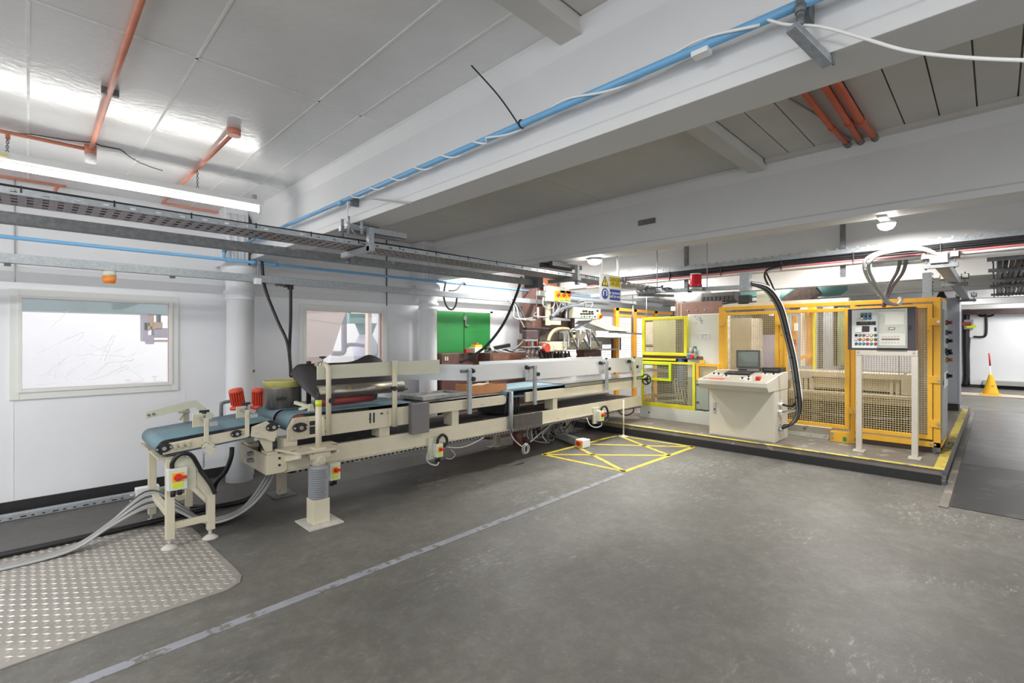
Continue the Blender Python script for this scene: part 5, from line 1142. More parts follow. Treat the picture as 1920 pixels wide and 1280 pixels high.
my(1122, 588, 1127.5, 597.5, 5.365, .016, 'pod_isolator', YELP, 0, c); q = P5(1126, 593, 5.36); MB().cyl((q.x, 5.365, q.z), (q.x, 5.33, q.z), .03, 10).build('pod_handle', RED, c)
# grey arm hose
MB().tube(spline([P5(1034, 594, 5.45), P5(1045, 584, 5.45), P5(1058, 577, 5.45), P5(1075, 573, 5.45), P5(1092, 572, 5.45)], 5), .035, 12).build('arm_hose', mat('blue_grey_hose', (116, 124, 134), .5), sm_)
for pts in (((1024, 541), (1021, 534), (1013, 532), (1006, 533)), ((1019, 558), (1018, 570), (1023, 577), (1030, 579)), ((1083, 571), (1085, 565), (1093, 563), (1097, 568), (1097, 577)), ((1086, 570), (1098, 567), (1111, 568), (1107, 577)),
            ((1040, 566), (1038, 574), (1034, 578)), ((1043, 566), (1046, 578), (1042, 584)), ((1052, 566), (1048, 578), (1046, 590)), ((1060, 567), (1058, 578), (1052, 585)), ((1063, 567), (1062, 580), (1059, 594)), ((1000, 592), (1012, 594), (1026, 594)), ((1006, 585), (1001, 590), (1000, 597)), ((1010, 532), (1017, 531), (1023, 536), (1024, 545))):
    MB().tube(spline([P5(*p, 5.44) for p in pts], 5), .013, 6).build('hose', random.choice((GREYC, GREYC, DGREY)), sm_)
my(1012, 545, 1032, 556, 5.45, .1, 'valve_block', STEEL, .015); 
for px in (1009.5, 1038, 1063): my(px - .8, 576, px + .8, 596, 5.5, .02, 'thin_rod', WHT, 0)
for px in (1006, 1018): MB().cyl(P5(px, 541, 5.69), P5(px, 597, 5.69), .016, 6).build('column_rib', BROWNM, sm_)
# pneumatic unit with clear bowls
CH = mat('chrome_fitting', (200, 200, 200), .2, .9, var=.05)
for px in (989.5, 997.5, 1006):
    q0 = P5(px, 649, 5.42); q1 = P5(px, 672, 5.42); MB().cyl((q0.x, 5.42, q1.z), (q0.x, 5.42, q0.z), .032, 14).build('clear_bowl', CLEAR, sm_)
    q0 = P5(px, 637, 5.42); q1 = P5(px, 649, 5.42); MB().cyl((q0.x, 5.42, q1.z), (q0.x, 5.42, q0.z), .026, 12).build('regulator', ROLLR if px != 997.5 else CH, sm_)
my(986, 636, 1009, 640, 5.38, .08, 'manifold', CH); my(985, 649, 1012, 651.5, 5.37, .1, 'clamp_ring', CH); my(985, 671, 1012, 674, 5.37, .1, 'clamp_ring', CH); my(992, 674, 1001, 686, 5.4, .05, 'drain', CH)
my(988, 614, 1030, 618, 5.5, .1, 'black_bracket', BLK); my(987, 619, 1010, 636, 5.46, .1, 'dark_valves', mat('dark_purple_valves', (78, 62, 66), .4, var=.3, vs=20), .01)
q = P5(1021, 652, 5.45); MB().cyl((q.x, 5.5, q.z), (q.x, 5.38, q.z), .075, 18).build('red_dome', mat('dull_red_dome', (170, 66, 50), .4), sm_); MB().cyl(P5(1016, 652, 5.36), P5(1010, 652, 5.36), .03, 10).build('pressure_gauge', CH, sm_)
# sewing head
my(1025, 640, 1064, 659, 5.45, .2, 'sewing_head', CREAM3, .02); my(1044, 644, 1058, 657, 5.40, .06, 'head_cover', CREAM, .01); my(1060, 640, 1130, 655, 5.55, .2, 'arm_casting', mat('olive_grey_casting', (128, 122, 106), .5, var=.25, vs=12), .02)
my(1012, 618, 1060, 640, 5.62, .2, 'dark_mechanism', mat('dark_mechanism', (74, 62, 58), .5, var=.4, vs=16), .02); my(1058, 618, 1075, 640, 5.5, .15, 'motor_can', mat('grey_motor_can', (160, 160, 156), .35, .5), .03)
c = P5(1090, 620, 5.5); MB().lathe((c.x, 5.55, P5(1090, 646, 5.5).z), [(.03, 0), (.05, .05), (.13, .19), (.13, .24)], 20).build('funnel', CREAM3, sm_)
c = P5(1078, 628, 5.45); MB().lathe((c.x, 5.5, c.z - .05), [(.02, -.06), (.05, 0), (.055, .05), (.02, .06)], 14).build('thread_cone', mat('tan_thread_cone', (206, 186, 140), .7), sm_)
for a0, b0 in (((1068, 620), (1084, 655)), ((1084, 620), (1108, 655)), ((1100, 620), (1108, 652))):
    MB().bar(P5(*a0, 5.48), P5(*b0, 5.48), .03, .03).build('strut', GALVD, sm_)
for x0, x1 in ((1048, 1058), (1056, 1066), (1074, 1084), (1098, 1107)):
    MB().tube(spline([P5(x0 - 6, 622, 5.38), P5(x0, 617, 5.38), P5(x1 - 2, 622, 5.38), P5(x1, 635, 5.38), P5(x1, 652, 5.38)], 5), .02, 8).build('chrome_hose', CH, sm_)
MB().tube(spline([P5(1028, 640, 5.36), P5(1032, 628, 5.36), P5(1040, 619, 5.36), P5(1052, 616, 5.36), P5(1066, 617, 5.36)], 5), .03, 10).build('cloth_hose', mat('tan_cloth_hose', (168, 154, 116), .7, var=.25, vs=14), sm_)
for k in range(9): x = 1014 + k * 6.5; MB().tube(spline([P5(x, 658, 5.5), P5(x + 2, 670, 5.5), P5(x + 1, 690, 5.5)], 4), .018, 6).build('black_hose', BLK if k % 3 else DGREY, sm_)
my(1052, 662, 1072, 690, 5.7, .2, 'machine_housing', mat('dark_housing', (92, 82, 78), .5, var=.3), .01); my(1095, 655, 1128, 690, 5.75, .2, 'brown_support', BROWNM, .01)
my(1068, 662, 1082, 668, 5.5, .05, 'cloth_guide', PAPER, .01)
for pts in (((1057, 672), (1068, 669), (1080, 672), (1096, 676)), ((1100, 674), (1108, 668), (1118, 674))):
    q = [P5(*p, 5.4) for p in pts]; MB().prism([(p.x, p.z) for p in q] + [(q[-1].x, q[-1].z - .08), (q[0].x, q[0].z - .08)], 'Y', 5.4, 5.42).build('white_bag_cloth', PAPER, sm_)
# grey hood with folded tray
HG = mat('pale_grey_hood', (176, 174, 166), .45, var=.04)
q = [P5(*p, 5.5) for p in ((1087, 620), (1096, 604), (1104, 604), (1136, 615), (1178, 621), (1181, 632), (1132, 632), (1118, 626))]
hp = MB().prism([(p.x, p.z) for p in (P5(1101, 606, 5.45), P5(1136, 619, 5.45), P5(1181, 622, 5.45), P5(1176, 619, 5.45), P5(1108, 600, 5.45))], 'Y', 5.4, 5.75).build('hood_back', HG, sm_)
a = P5(1132, 632, 5.25); b = P5(1182, 632, 5.25); c_ = P5(1142, 621, 5.5); d_ = P5(1174, 621, 5.5)
MB().add([a, b, d_, c_, a + Vector((0, 0, -.01)), b + Vector((0, 0, -.01)), d_ + Vector((0, 0, -.01)), c_ + Vector((0, 0, -.01))], [(0, 1, 2, 3), (7, 6, 5, 4), (0, 4, 5, 1), (1, 5, 6, 2), (2, 6, 7, 3), (3, 7, 4, 0)]).build('hood_tray', HG, sm_)
my(1112, 632, 1150, 646, 5.6, .1, 'under_box', HG, .01); MB().bar(P5(1100, 606, 5.5), P5(1066, 620, 5.5), .1, .02).build('hood_chute', GALVD, sm_)
my(1163, 633, 1164.5, 656, 5.4, .02, 'hanger_rod', DGREY, 0); my(1128, 653.5, 1160, 656, 5.42, .04, 'feed_bar', CABG, 0); my(1149, 634, 1151, 690, 5.5, .04, 'frame_post', BROWNM, 0)
MB().bar(P5(1110, 624, 5.42), P5(1124, 648, 5.42), .025, .02).build('gas_strut', DGREY, sm_)

# brown cabinet and the odds and ends on it
bc = thing('brown_cabinet', 'low brown steel cabinet in front of the green doors', 'cabinet', (5.3, 5.95, 0))
a0 = pt(825, 640, Y=6.0).x + .02; a1 = pt(903, 640, Y=5.9).x; zt = pt(870, 662, Y=5.9).z; a2 = pt(1003, 640, Y=5.7).x
MB().box(a0, a1, 5.98, 6.3, .001, zt).build('case', BROWN, bc, bevel=.006); MB().box(a1 + .01, a2, 5.7, 6.25, .001, zt).build('case', BROWN, bc, bevel=.006)
MB().box(a1 + .05, a2 - .03, 5.69, 5.70, zt - .30, zt - .03).build('wood_panel', mat('rusty_brown_panel', (124, 84, 66), .5, var=.25, vs=4, stretch=(1, 4, 4)), bc)
MB().box(a0 + .05, a0 + .075, 5.97, 5.98, zt - .11, zt - .05).box(a0 + .09, a0 + .115, 5.97, 5.98, zt - .11, zt - .05).each('door_mark', CREAM, bc)
t = thing('stop_button_box', 'white and yellow emergency stop box lying on the brown cabinet', 'switch', (5.35, 5.9, zt))
a, b, c, d = fy(888, 644, 906, 661, 5.85); MB().box(a, b, 5.82, 5.98, zt + .001, zt + .09).build('case', PLBOX, t, bevel=.006); MB().box(a + .03, b - .03, 5.84, 5.95, zt + .09, zt + .13).build('yellow_box', YELP, t, bevel=.006); MB().cyl(((a + b) / 2, 5.89, zt + .13), ((a + b) / 2, 5.89, zt + .16), .03, 14).build('red_button', RED, t)
a, b, c, d = fy(880, 652, 887, 660, 5.8); tag(MB().box(a, b, 5.88, 5.95, zt + .001, zt + .07).build('red_fitting', mat('dull_red_fitting', (150, 56, 44), .4), bevel=.006), 'small dull red fitting left of the stop box', 'fitting')
q0 = P5(915, 656, 5.8); q1 = P5(955, 649, 5.8); tag(MB().bar((q0.x, 5.85, zt + .05), (q1.x, 5.8, zt + .12), .06, .06).build('black_duct_offcut', BLK, bevel=.003), 'black square duct offcut lying on the brown cabinet', 'duct')
t = thing('cable_heap', 'heap of grey and black cables on the brown cabinet', 'cable', (5.7, 5.9, zt))
for k in range(14):
    x = 910 + k * 5.5; MB().tube(spline([P5(x, 658 + (k % 4), 5.8), P5(x + 10, 655 + (k % 5), 5.78), P5(x + 24, 660 + (k % 3), 5.76), P5(min(x + 44, 1000), 662 + (k % 4), 5.75)], 5), .014, 6).build('cable', random.choice((BLK, DGREY, GREYC)), t)
for k in range(5): c = P5(918, 655, 5.76); MB().tube([(c.x + .012 * k, 5.76 + .05 * math.cos(i * math.pi / 8), c.z - .01 + .05 * math.sin(i * math.pi / 8)) for i in range(16)], .008, 5, closed=True).build('loop', GREYC, t)

# ================================================================ overhead services
# fluorescent fitting
ft = thing('fluorescent_fitting', 'long fluorescent tube fitting hanging by chains at the left', 'lamp', (.57, 4.69, 2.74))
MB().box(-.36, 1.50, 4.66, 4.72, 2.80, 2.85).build('batten', WHT, ft, bevel=.006)
MB().cyl((-.34, 4.69, 2.765), (1.46, 4.69, 2.765), .021, 14).build('tube', LAMPE, ft)
for x in (-.35, 1.475): MB().box(x - .012, x + .012, 4.668, 4.712, 2.735, 2.80).build('end_cap', WHT, ft, bevel=.003)
MB().cyl((1.43, 4.69, 2.85), (1.43, 4.69, 2.89), .02, 10).build('starter', CABG, ft)
for x, y in ((-.10, 4.80), (.995, 4.70)):
    m = MB()
    for k in range(8):
        ax = Vector((1, 0, 0)) if k % 2 else Vector((0, 1, 0)); c = Vector((x, 4.69 + (y - 4.69) * (1 - k / 8), 3.0 - k * .0195))
        m.tube([c + ax * (.007 * math.cos(i * math.pi / 4)) + Vector((0, 0, .013 * math.sin(i * math.pi / 4))) for i in range(8)], .0022, 4, closed=True)
    m.build('hanging_chain', GALVD, ft)
MB().box(-.3, -.1, 4.655, 4.66, 2.81, 2.84).build('yellow_sticker', mat('faded_yellow_sticker', (226, 220, 160), .5), ft)
# orange conduits on the ceiling
def conduit(name, pts, r, lab, m=ORNG, clips=()):
    t = thing(name, lab, 'conduit', pts[0]); MB().tube(pts, r, 10).build('tube', m, t)
    for c in clips: MB().box(c[0] - .04, c[0] + .04, c[1] - .012, c[1] + .012, c[2], ZC).build('saddle_clip', GALVD, t)
    return t
zc = ZC - .03
t = conduit('orange_conduit', [(.335, 2.0, zc), (.33, 4.77, zc)], .015, 'orange conduit crossing the ceiling panels to the white sensor', clips=((.335, 3.62, zc - .01),))
t = conduit('orange_conduit', [(-1.2, 4.80, zc), (.33, 4.80, zc)], .013, 'orange conduit along the cracked ceiling left of the white sensor'); MB().cyl((-.10, 4.80, zc), (-.10, 4.80, zc - .05), .013, 8).build('drop', ORNG, t)
t = thing('ceiling_sensor', 'white round sensor with orange base where two conduits meet', 'sensor', (.33, 4.80, 2.93)); MB().cyl((.33, 4.80, ZC - .001), (.33, 4.80, 2.985), .036, 16).build('base_box', ORNG, t); MB().cyl((.33, 4.80, 2.985), (.33, 4.80, 2.925), .034, 18).build('sensor_body', WHT, t)
t = conduit('orange_conduit', [(1.0, 3.74, zc), (.995, 5.3, zc), (.99, 6.1, zc)], .013, 'orange conduit running from the round orange box toward the wall')
t = tag(MB().cyl((1.005, 3.72, ZC - .001), (1.005, 3.72, ZC - .045), .042, 18).build('round_conduit_box', ORNG), 'round orange conduit box on the ceiling', 'box')
t = conduit('orange_conduit', [(-1.2, 6.12, zc), (.25, 6.12, zc)], .013, 'orange conduit by the wall above the first window'); MB().tube([(.20, 6.12, zc), (.18, 6.2, zc - .02), (.18, 6.25, zc - .2)], .014, 8).build('drop', ORNG, t)
t = conduit('orange_conduit', [(.98, 6.14, zc), (1.72, 6.18, zc), (1.76, 6.18, zc - .03)], .013, 'orange conduit by the wall left of the first column head')
for i, (a, b) in enumerate((((1505, 172), (1600, 284)), ((1548, 158), (1622, 278)), ((1566, 153), (1650, 275)))):
    p = pt(*a, Z=ZC - .03); q = pt(*b, Z=ZC - .03)
    t = conduit('orange_conduit', [(2.0, p.y, zc), ((p.x + q.x) / 2, p.y * .6 + q.y * .4, zc - .01), (4.2, q.y, zc)], (.017, .021, .021)[i], 'deep orange conduit under the planks, ' + ('left of three', 'middle of three', 'right of three')[i], ORNGD)
    mx_ = ((p.x + q.x) / 2, p.y * .6 + q.y * .4); MB().cyl((mx_[0], mx_[1], zc - .01), (mx_[0] + .05, mx_[1] - .002, zc - .01), (.021, .026, .026)[i], 10).build('coupling', ORNGD, t); MB().cyl((4.17, q.y, zc), (4.24, q.y, zc), .024, 10).build('end_bush', GALVD, t)
cable('cable', [(2.03, .97, ZC - .012), (2.8, .93, ZC - .02), (3.6, .80, ZC - .02), (4.2, .74, ZC - .02)], .008, GREYC, 'thin grey cable beside the deep orange conduits under the planks')
q = pt(795, 453, Y=6.0); t = conduit('orange_conduit', [(3.3, 6.283, 2.97), (4.0, 6.283, 2.96)], .015, 'short orange conduit near the second column head', ORNGD)

# blue pipes
bpz = thing('blue_air_pipe', 'blue air pipe along the face of the deep ceiling beam', 'pipe', (1.70, 3.0, 2.64))
yA, yB = -1.2, 6.0; zA = 2.645
MB().cyl((1.715, yA, zA), (1.715, yB, zA + .03), .0165, 14).build('pipe', BLUEP, bpz)
for y in (3.55, 5.45): MB().cyl((1.715, y, zA + .012), (1.715, y + .07, zA + .012), .021, 12).build('coupling', BLUEP, bpz)
for y in (.425, 3.46): MB().box(1.73, 1.79, y - .012, y + .012, zA - .03, zA + .035).build('pipe_bracket', GALVD, bpz)
MB().cyl((1.70, .43, zA + .035), (1.70, .43, zA - .05), .012, 10).cyl((1.70, .43, zA - .005), (1.70, .43, zA - .03), .016, 10).build('valve', GALVD, bpz)
MB().box(1.695, 1.735, .72, .78, zA - .024, zA - .006).build('white_clip', WHT, bpz)
w = []
for i in range(160):
    y = 3.5 - i * (3.5 - .55) / 159; ph = i * .42 if y > 1.9 else 160 * .42 * .55 + i * .19; w.append((1.715 + .021 * math.cos(ph), y, zA + .012 - (3.0 - y) * .0 + .021 * math.sin(ph)))
t = thing('white_flex', 'white cable wound round the blue beam pipe', 'cable', (1.7, 2.0, 2.64)); MB().tube(w, .0055, 6).build('wound_length', WHT, t)
MB().tube(spline([(1.715, .56, zA + .03), pt(1470, 45, X=1.695), pt(1540, 50, X=1.68), pt(1620, 72, X=1.66), pt(1700, 95, X=1.63), pt(1800, 107, X=1.60), pt(1920, 113, X=1.58), pt(2060, 112, X=1.55), (1.45, -.8, 2.22), (1.35, -1.8, 2.5), (1.3, -2.4, 3.045)], 6), .0046, 8).build('loose_length', WHT, t)
MB().tube(spline([(1.72, 3.48, zA - .01), (1.715, 3.49, zA - .1), (1.74, 3.5, zA - .18), (1.78, 3.52, zA - .21), (1.84, 3.6, zA - .205)], 5), .006, 6).build('hanging_length', WHT, t)
p0 = pt(974, 236, X=1.70); p1 = pt(935, 180, X=1.66); p2 = pt(884, 123, X=1.60)
t = thing('cable_tie', 'long black cable tie tail sticking up from the blue pipe', 'cable tie', p0); MB().tube(spline([p0, p1, p2], 6), .0042, 5).build('tail', BLK, t); MB().tube([(1.715 + .0195 * math.cos(i * math.pi / 8), p0.y, zA + .013 + .0195 * math.sin(i * math.pi / 8)) for i in range(16)], .004, 5, closed=True).build('loop', BLK, t)
q0 = pt(1479, 52, X=1.66); q1 = pt(1553, 122, X=1.92)
t = thing('pipe_support_channel', 'grey channel bracket under the blue pipe at the top right', 'bracket', q0)
zq = pt(1482, 50, X=1.66).z
MB().bar(pt(1484, 50, X=1.66), pt(1554, 120, X=1.80), .036, .022).build('channel', GALV, t, bevel=.002); MB().cyl((1.69, .43, 2.60), (1.685, .425, 2.565), .011, 10).build('hanger_bolt', GALVD, t); MB().cyl((1.785, .36, 2.46), (1.785, .36, 2.53), .004, 6).build('stud', GALVD, t)
p0 = pt(690, 371, X=1.70); t = tag(MB().bar(p0, pt(770, 381, X=1.772), .022, .01).build('pipe_support_strip', CABG), 'thin grey strip bracket under the blue pipe above the tray', 'bracket')
bw = thing('blue_wall_pipe', 'blue pipe running along the wall below the beams', 'pipe', (2, 5.84, 2.46)); MB().cyl((-1.5, 5.84, 2.455), (9.0, 5.84, 2.455), .017, 12).build('pipe', BLUEP, bw)
q = pt(492, 489, Y=5.84).x
for x in (q - .12, q + .10): MB().cyl((x, 5.84, 2.455), (x + .06, 5.84, 2.455), .023, 12).build('coupling', BLUEP, bw)
q = pt(420, 483, Y=5.84).x; MB().tube([(q, 5.84, 2.455), (q, 5.84, 2.53), (q + .02, 5.86, 2.57), (q + .12, 5.9, 2.60)], .016, 8).build('branch', BLUEP, bw)
MB().tube([(q, 5.84, 2.53), (q + .01, 5.845, 2.565), (q + .06, 5.87, 2.585)], .022, 8).build('elbow', GALVD, bw)
# cable tray along the line
ct = thing('cable_tray', 'perforated galvanised cable tray hanging over the line', 'tray', (3, 3.65, 2.35))
TY0, TY1, TZ = 3.52, 3.82, 2.335
XT0, XT1 = -1.0, 6.55
m = MB()
# perforated bottom: rungs between solid edges
m.box(XT0, XT1, TY0, TY0 + .03, TZ, TZ + .002).box(XT0, XT1, TY1 - .03, TY1, TZ, TZ + .002)
for k in range(3): y = TY0 + .075 + k * .075; m.box(XT0, XT1, y - .018, y + .018, TZ, TZ + .002)
n = int((XT1 - XT0) / .06)
for k in range(n): x = XT0 + k * .06; m.box(x, x + .034, TY0 + .03, TY1 - .03, TZ - .0005, TZ + .0025)
stuff(m.build('perforated_bottom', mat('rosy_galvanised', (150, 142, 144), .5, .5, var=.2, vs=30), ct))
m = MB()
for y in (TY0, TY1):
    m.box(XT0, XT1, y - .002, y, TZ, TZ + .011).box(XT0, XT1, y - .002, y, TZ + .022, TZ + .034)
    for k in range(n // 2): x = XT0 + k * .12; m.box(x, x + .095, y - .002, y, TZ + .011, TZ + .022)
stuff(m.build('perforated_side', GALV, ct))
MB().tube([(x_ * .4 + XT0, TY0 + .004, TZ + .040 + .003 * math.sin(x_)) for x_ in range(int((XT1 - XT0) / .4))], .006, 6).build('black_cable', BLK, ct)
m = MB()
for k in range(7): m.tube([(x_ * .5 + XT0, TY0 + .05 + k * .035, TZ + .014 + .004 * math.sin(x_ * 1.3 + k)) for x_ in range(int((XT1 - XT0) / .5))], .010, 6)
stuff(m.build('tray_cables', DGREY, ct))
for k in range(18): x = XT0 + .6 + k * .37; MB().box(x, x + .008, TY0 - .004, TY0, TZ + .012, TZ + .048).build('cable_tie', BLK, ct)
# hanger from the beam
hg = thing('tray_hanger', 'grey strut clamp hanging the tray from the deep beam', 'bracket', (1.9, 3.6, 2.4))
MB().box(1.72, 2.25, 3.50, 3.545, 2.445, 2.49).box(1.72, 2.25, 3.60, 3.645, 2.445, 2.49).build('strut', GALV, hg, bevel=.002)
MB().box(1.86, 1.905, 3.42, 3.465, 2.28, 2.47).build('drop_strut', GALV, hg, bevel=.002); MB().box(1.86, 1.90, 3.40, 3.9, 2.285, 2.325).build('cross_strut', GALV, hg, bevel=.002)
for x, y in ((1.73, 3.5), (1.74, 3.62), (1.80, 3.42)): MB().cyl((x, y, 2.40), (x, y, 2.54), .012, 8).cyl((x, y, 2.44), (x, y, 2.46), .022, 6).build('threaded_rod', GALV, hg)
hg = thing('tray_hanger', 'grey strut clamp hanging the tray from the second beam', 'bracket', (4.4, 3.6, 2.4))
MB().box(4.2, 4.75, 3.55, 3.6, 2.44, 2.49).box(4.2, 4.75, 3.70, 3.75, 2.44, 2.49).build('strut', DGREY, hg); MB().box(4.52, 4.56, 3.44, 3.48, 2.24, 2.47).build('drop_strut', GALVD, hg); MB().box(4.5, 4.56, 3.42, 3.88, 2.285, 2.325).build('cross_strut', GALVD, hg)
# grey trunking rails
gr = thing('grey_trunking', 'weathered grey trunking rail hanging between the tray and the wall', 'trunking', (2, 4.3, 2.3)); MB().box(-1.0, 4.68, 4.28, 4.36, 2.315, 2.385).build('rail', GALVD, gr, bevel=.003); MB().box(-1.0, 4.68, 4.275, 4.28, 2.315, 2.325).build('lip', GALVD, gr)
x = pt(663, 640, Y=4.27).x; MB().box(x - .03, x + .02, 4.26, 4.28, 2.30, 2.49).box(x - .03, x + .02, 4.26, 4.38, 2.47, 2.49).build('hanger_strap', GALVD, gr)
MB().box(4.68, 4.78, 4.2, 4.45, 2.28, 2.47).build('end_box', DGREY, gr, bevel=.004); q = MB().cyl((4.75, 4.3, 2.47), (4.75, 4.3, 2.54), .05, 12).build('orange_cap', mat('orange_red_cap', (222, 92, 62), .4), gr)
gt = thing('galvanised_trunking', 'bright galvanised trunking in front of the columns', 'trunking', (2, 5.7, 2.2)); MB().box(-1.0, 6.6, 5.68, 5.74, 2.222, 2.30).build('trunking_body', GALV, gt, bevel=.003)
for x in (-.12, 1.0, 1.98, 2.04): MB().box(x - .02, x + .02, 5.685, 5.735, 2.20, 2.222).build('knockout_clip', DGREY, gt)
x = pt(205, 640, Y=5.71).x
ab = thing('amber_beacon', 'small amber beacon under the galvanised trunking', 'beacon', (x, 5.71, 2.1)); MB().lathe((x, 5.71, 2.17), [(.05, .05), (.052, 0)], 20).build('cream_base', CREAM2, ab); MB().lathe((x, 5.71, 2.11), [(.036, 0), (.045, .004), (.052, .06)], 20).build('amber_lens', AMBER, ab)
q = pt(483, 527, Y=5.66); pc = thing('cord_switch', 'small white cord switch beside the first column head', 'switch', q); MB().box(q.x - .035, q.x + .03, 5.62, 5.68, q.z - .035, q.z + .03).build('case', WHT, pc, bevel=.004); MB().cyl((q.x + .0, 5.65, q.z + .03), (q.x, 5.65, 2.47), .004, 6).build('rod', GALV, pc)
# hanging cables
cable('hanging_cable', [pt(491, 490, Y=5.75), pt(497, 540, Y=5.7), pt(520, 600, Y=5.6), pt(538, 640, Y=5.5), pt(544, 680, Y=5.4), pt(545, 704, Y=5.3)], .017, BLK, 'black cable bending down beside the first column to the drum', 8)
cable('hanging_cable', [pt(545, 531, Y=5.7), pt(545, 600, Y=5.65), pt(543, 660, Y=5.5), pt(547, 706, Y=5.3)], .018, BLK, 'straight black cable dropping from the trunking to the drum', 8)
q = pt(545, 531, Y=5.7); tag(MB().box(q.x - .07, q.x - .04, 5.68, 5.73, 2.19, 2.222).box(q.x - .025, q.x + .025, 5.68, 5.73, 2.17, 2.222).build('cable_gland', BLK), 'pair of black glands under the trunking above the drum cable', 'gland')
cable('hanging_cable', [pt(978, 520, Y=4.4), pt(968, 553, Y=4.6), pt(945, 605, Y=4.9), pt(915, 645, Y=5.1), pt(885, 668, Y=5.2), pt(862, 679, Y=5.25)], .02, BLK, 'thick black cable sweeping down in front of the green doors', 8)
cable('cable', [(pt(836, 524, Y=5.83).x, 5.835, 2.45), pt(832, 555, Y=5.8), pt(838, 575, Y=5.8), pt(848, 580, Y=5.8), pt(855, 570, Y=5.8), pt(857, 552, Y=5.8)], .014, DGREY, 'dark grey cable loop right of the second column head', 8)
cable('cable', [pt(842, 545, Y=5.7), pt(856, 543, Y=5.7), pt(868, 530, Y=5.75), (pt(873, 522, Y=5.83).x, 5.835, 2.45)], .012, DGREY, 'short dark cable resting on the trunking right of the second column', 6)
cable('cable', [(pt(725, 500, Y=6.29).x, 6.289, 3.049), (pt(725, 500, Y=6.29).x, 6.289, 2.6), (pt(725, 500, Y=6.29).x, 6.289, 2.09)], .008, DGREY, 'thin grey drop wire left of the second column')
cable('cable', [(pt(28, 500, Y=6.29).x, 6.289, 3.049), (pt(28, 500, Y=6.29).x, 6.289, 2.6), (pt(28, 500, Y=6.29).x, 6.289, 2.12)], .006, GREYC, 'thin drop wire above the left window')
for i, (x0, x1, x2) in enumerate(((945, 965, 1000), (950, 975, 1004), (955, 985, 998))):
    cable('cable', [pt(x0, 556, Y=5.7), pt(x0 + 18, 575, Y=5.65), pt(x1, 597, Y=5.6), pt(x2, 596 + 4 * i, Y=5.6)], .013, GREYC if i < 2 else DGREY, 'grey cable from the trunking to the sewing machine, ' + ('upper', 'middle', 'lower')[i] + ' of three')
cable('cable', [pt(974, 597, Y=5.6), pt(983, 615, Y=5.6), pt(986, 630, Y=5.6), pt(976, 645, Y=5.65), pt(962, 656, Y=5.75)], .012, GREYC, 'grey cable looping left of the clear bowls')

# hearing protection sign
q = pt(1145, 541, Y=3.35); X0s, X1s = pt(1124.5, 640, Y=3.35).x, pt(1164.5, 640, Y=3.35).x; ZS0 = pt(1145, 565, Y=3.35).z; ZS1 = pt(1145, 515.5, Y=3.35).z
sg = thing('hearing_protection_sign', 'white hanging sign with yellow danger and blue ear protection notices', 'sign', ((X0s + X1s) / 2, 3.35, ZS0))
MB().box(X0s, X1s, 3.35, 3.356, ZS0, ZS1).build('board', WHT, sg)
sw_, sh_ = X1s - X0s, ZS1 - ZS0
def su(u): return X0s + sw_ * u
def sv(v): return ZS0 + sh_ * v
MB().box(su(.46), su(.95), 3.348, 3.35, sv(.56), sv(.94)).build('yellow_panel', SIGNY, sg); MB().box(su(.46), su(.95), 3.348, 3.35, sv(.06), sv(.47)).build('blue_panel', BLUE, sg)
MB().prism([(su(.07), sv(.55)), (su(.40), sv(.55)), (su(.235), sv(.94))], 'Y', 3.348, 3.35).build('triangle_border', BLK, sg); MB().prism([(su(.12), sv(.585)), (su(.35), sv(.585)), (su(.235), sv(.86))], 'Y', 3.346, 3.348).build('triangle_field', SIGNY, sg)
text('exclamation', '!', sh_ * .26, BLK, sg, (su(.235), 3.345, sv(.68)), (1, 0, 0), (0, 0, 1), bold=.004)
circ = [(su(.235) + sw_ * .15 * math.cos(i * math.pi / 16), sv(.27) + sh_ * .2 * math.sin(i * math.pi / 16)) for i in range(32)]
MB().prism(circ, 'Y', 3.348, 3.35).build('blue_disc', BLUE, sg)
hs = [(su(.235) + sw_ * .062 * math.cos(i * math.pi / 10), sv(.27) + sh_ * .105 * math.sin(i * math.pi / 10)) for i in range(20)]
MB().prism(hs, 'Y', 3.3475, 3.348).build('ear_muff_head', BLUE, sg); ar = [(su(.235) + sw_ * .098 * math.cos(i * math.pi / 12), sv(.30) + sh_ * .115 * math.sin(i * math.pi / 12)) for i in range(13)]
MB().prism(ar + [(su(.137), sv(.19)), (su(.18), sv(.19)), (su(.18), sv(.31))] + [(su(.235) + sw_ * .055 * math.cos(i * math.pi / 12), sv(.31) + sh_ * .075 * math.sin(i * math.pi / 12)) for i in range(12, -1, -1)] + [(su(.29), sv(.19)), (su(.333), sv(.19))], 'Y', 3.346, 3.3475).build('ear_muffs', WHT, sg)
for tx, v, s, m in (('DANGER', .83, .075, BLK), ('High noise', .715, .05, DGREY), ('levels in this area', .64, .038, DGREY)): text('sign_lettering', tx, sw_ * s * 1.9, m, sg, (su(.705), 3.3472, sv(v)), (1, 0, 0), (0, 0, 1))
for tx, v in (('Ear protection', .335), ('must be worn', .205)): text('sign_lettering', tx, sw_ * .108, WHT, sg, (su(.705), 3.3472, sv(v)), (1, 0, 0), (0, 0, 1), bold=.001)
for u in (.12, .9): MB().cyl((su(u), 3.353, ZS1), (su(u), 3.353, 3.05), .006, 6).build('hanging_rod', WHT, sg)

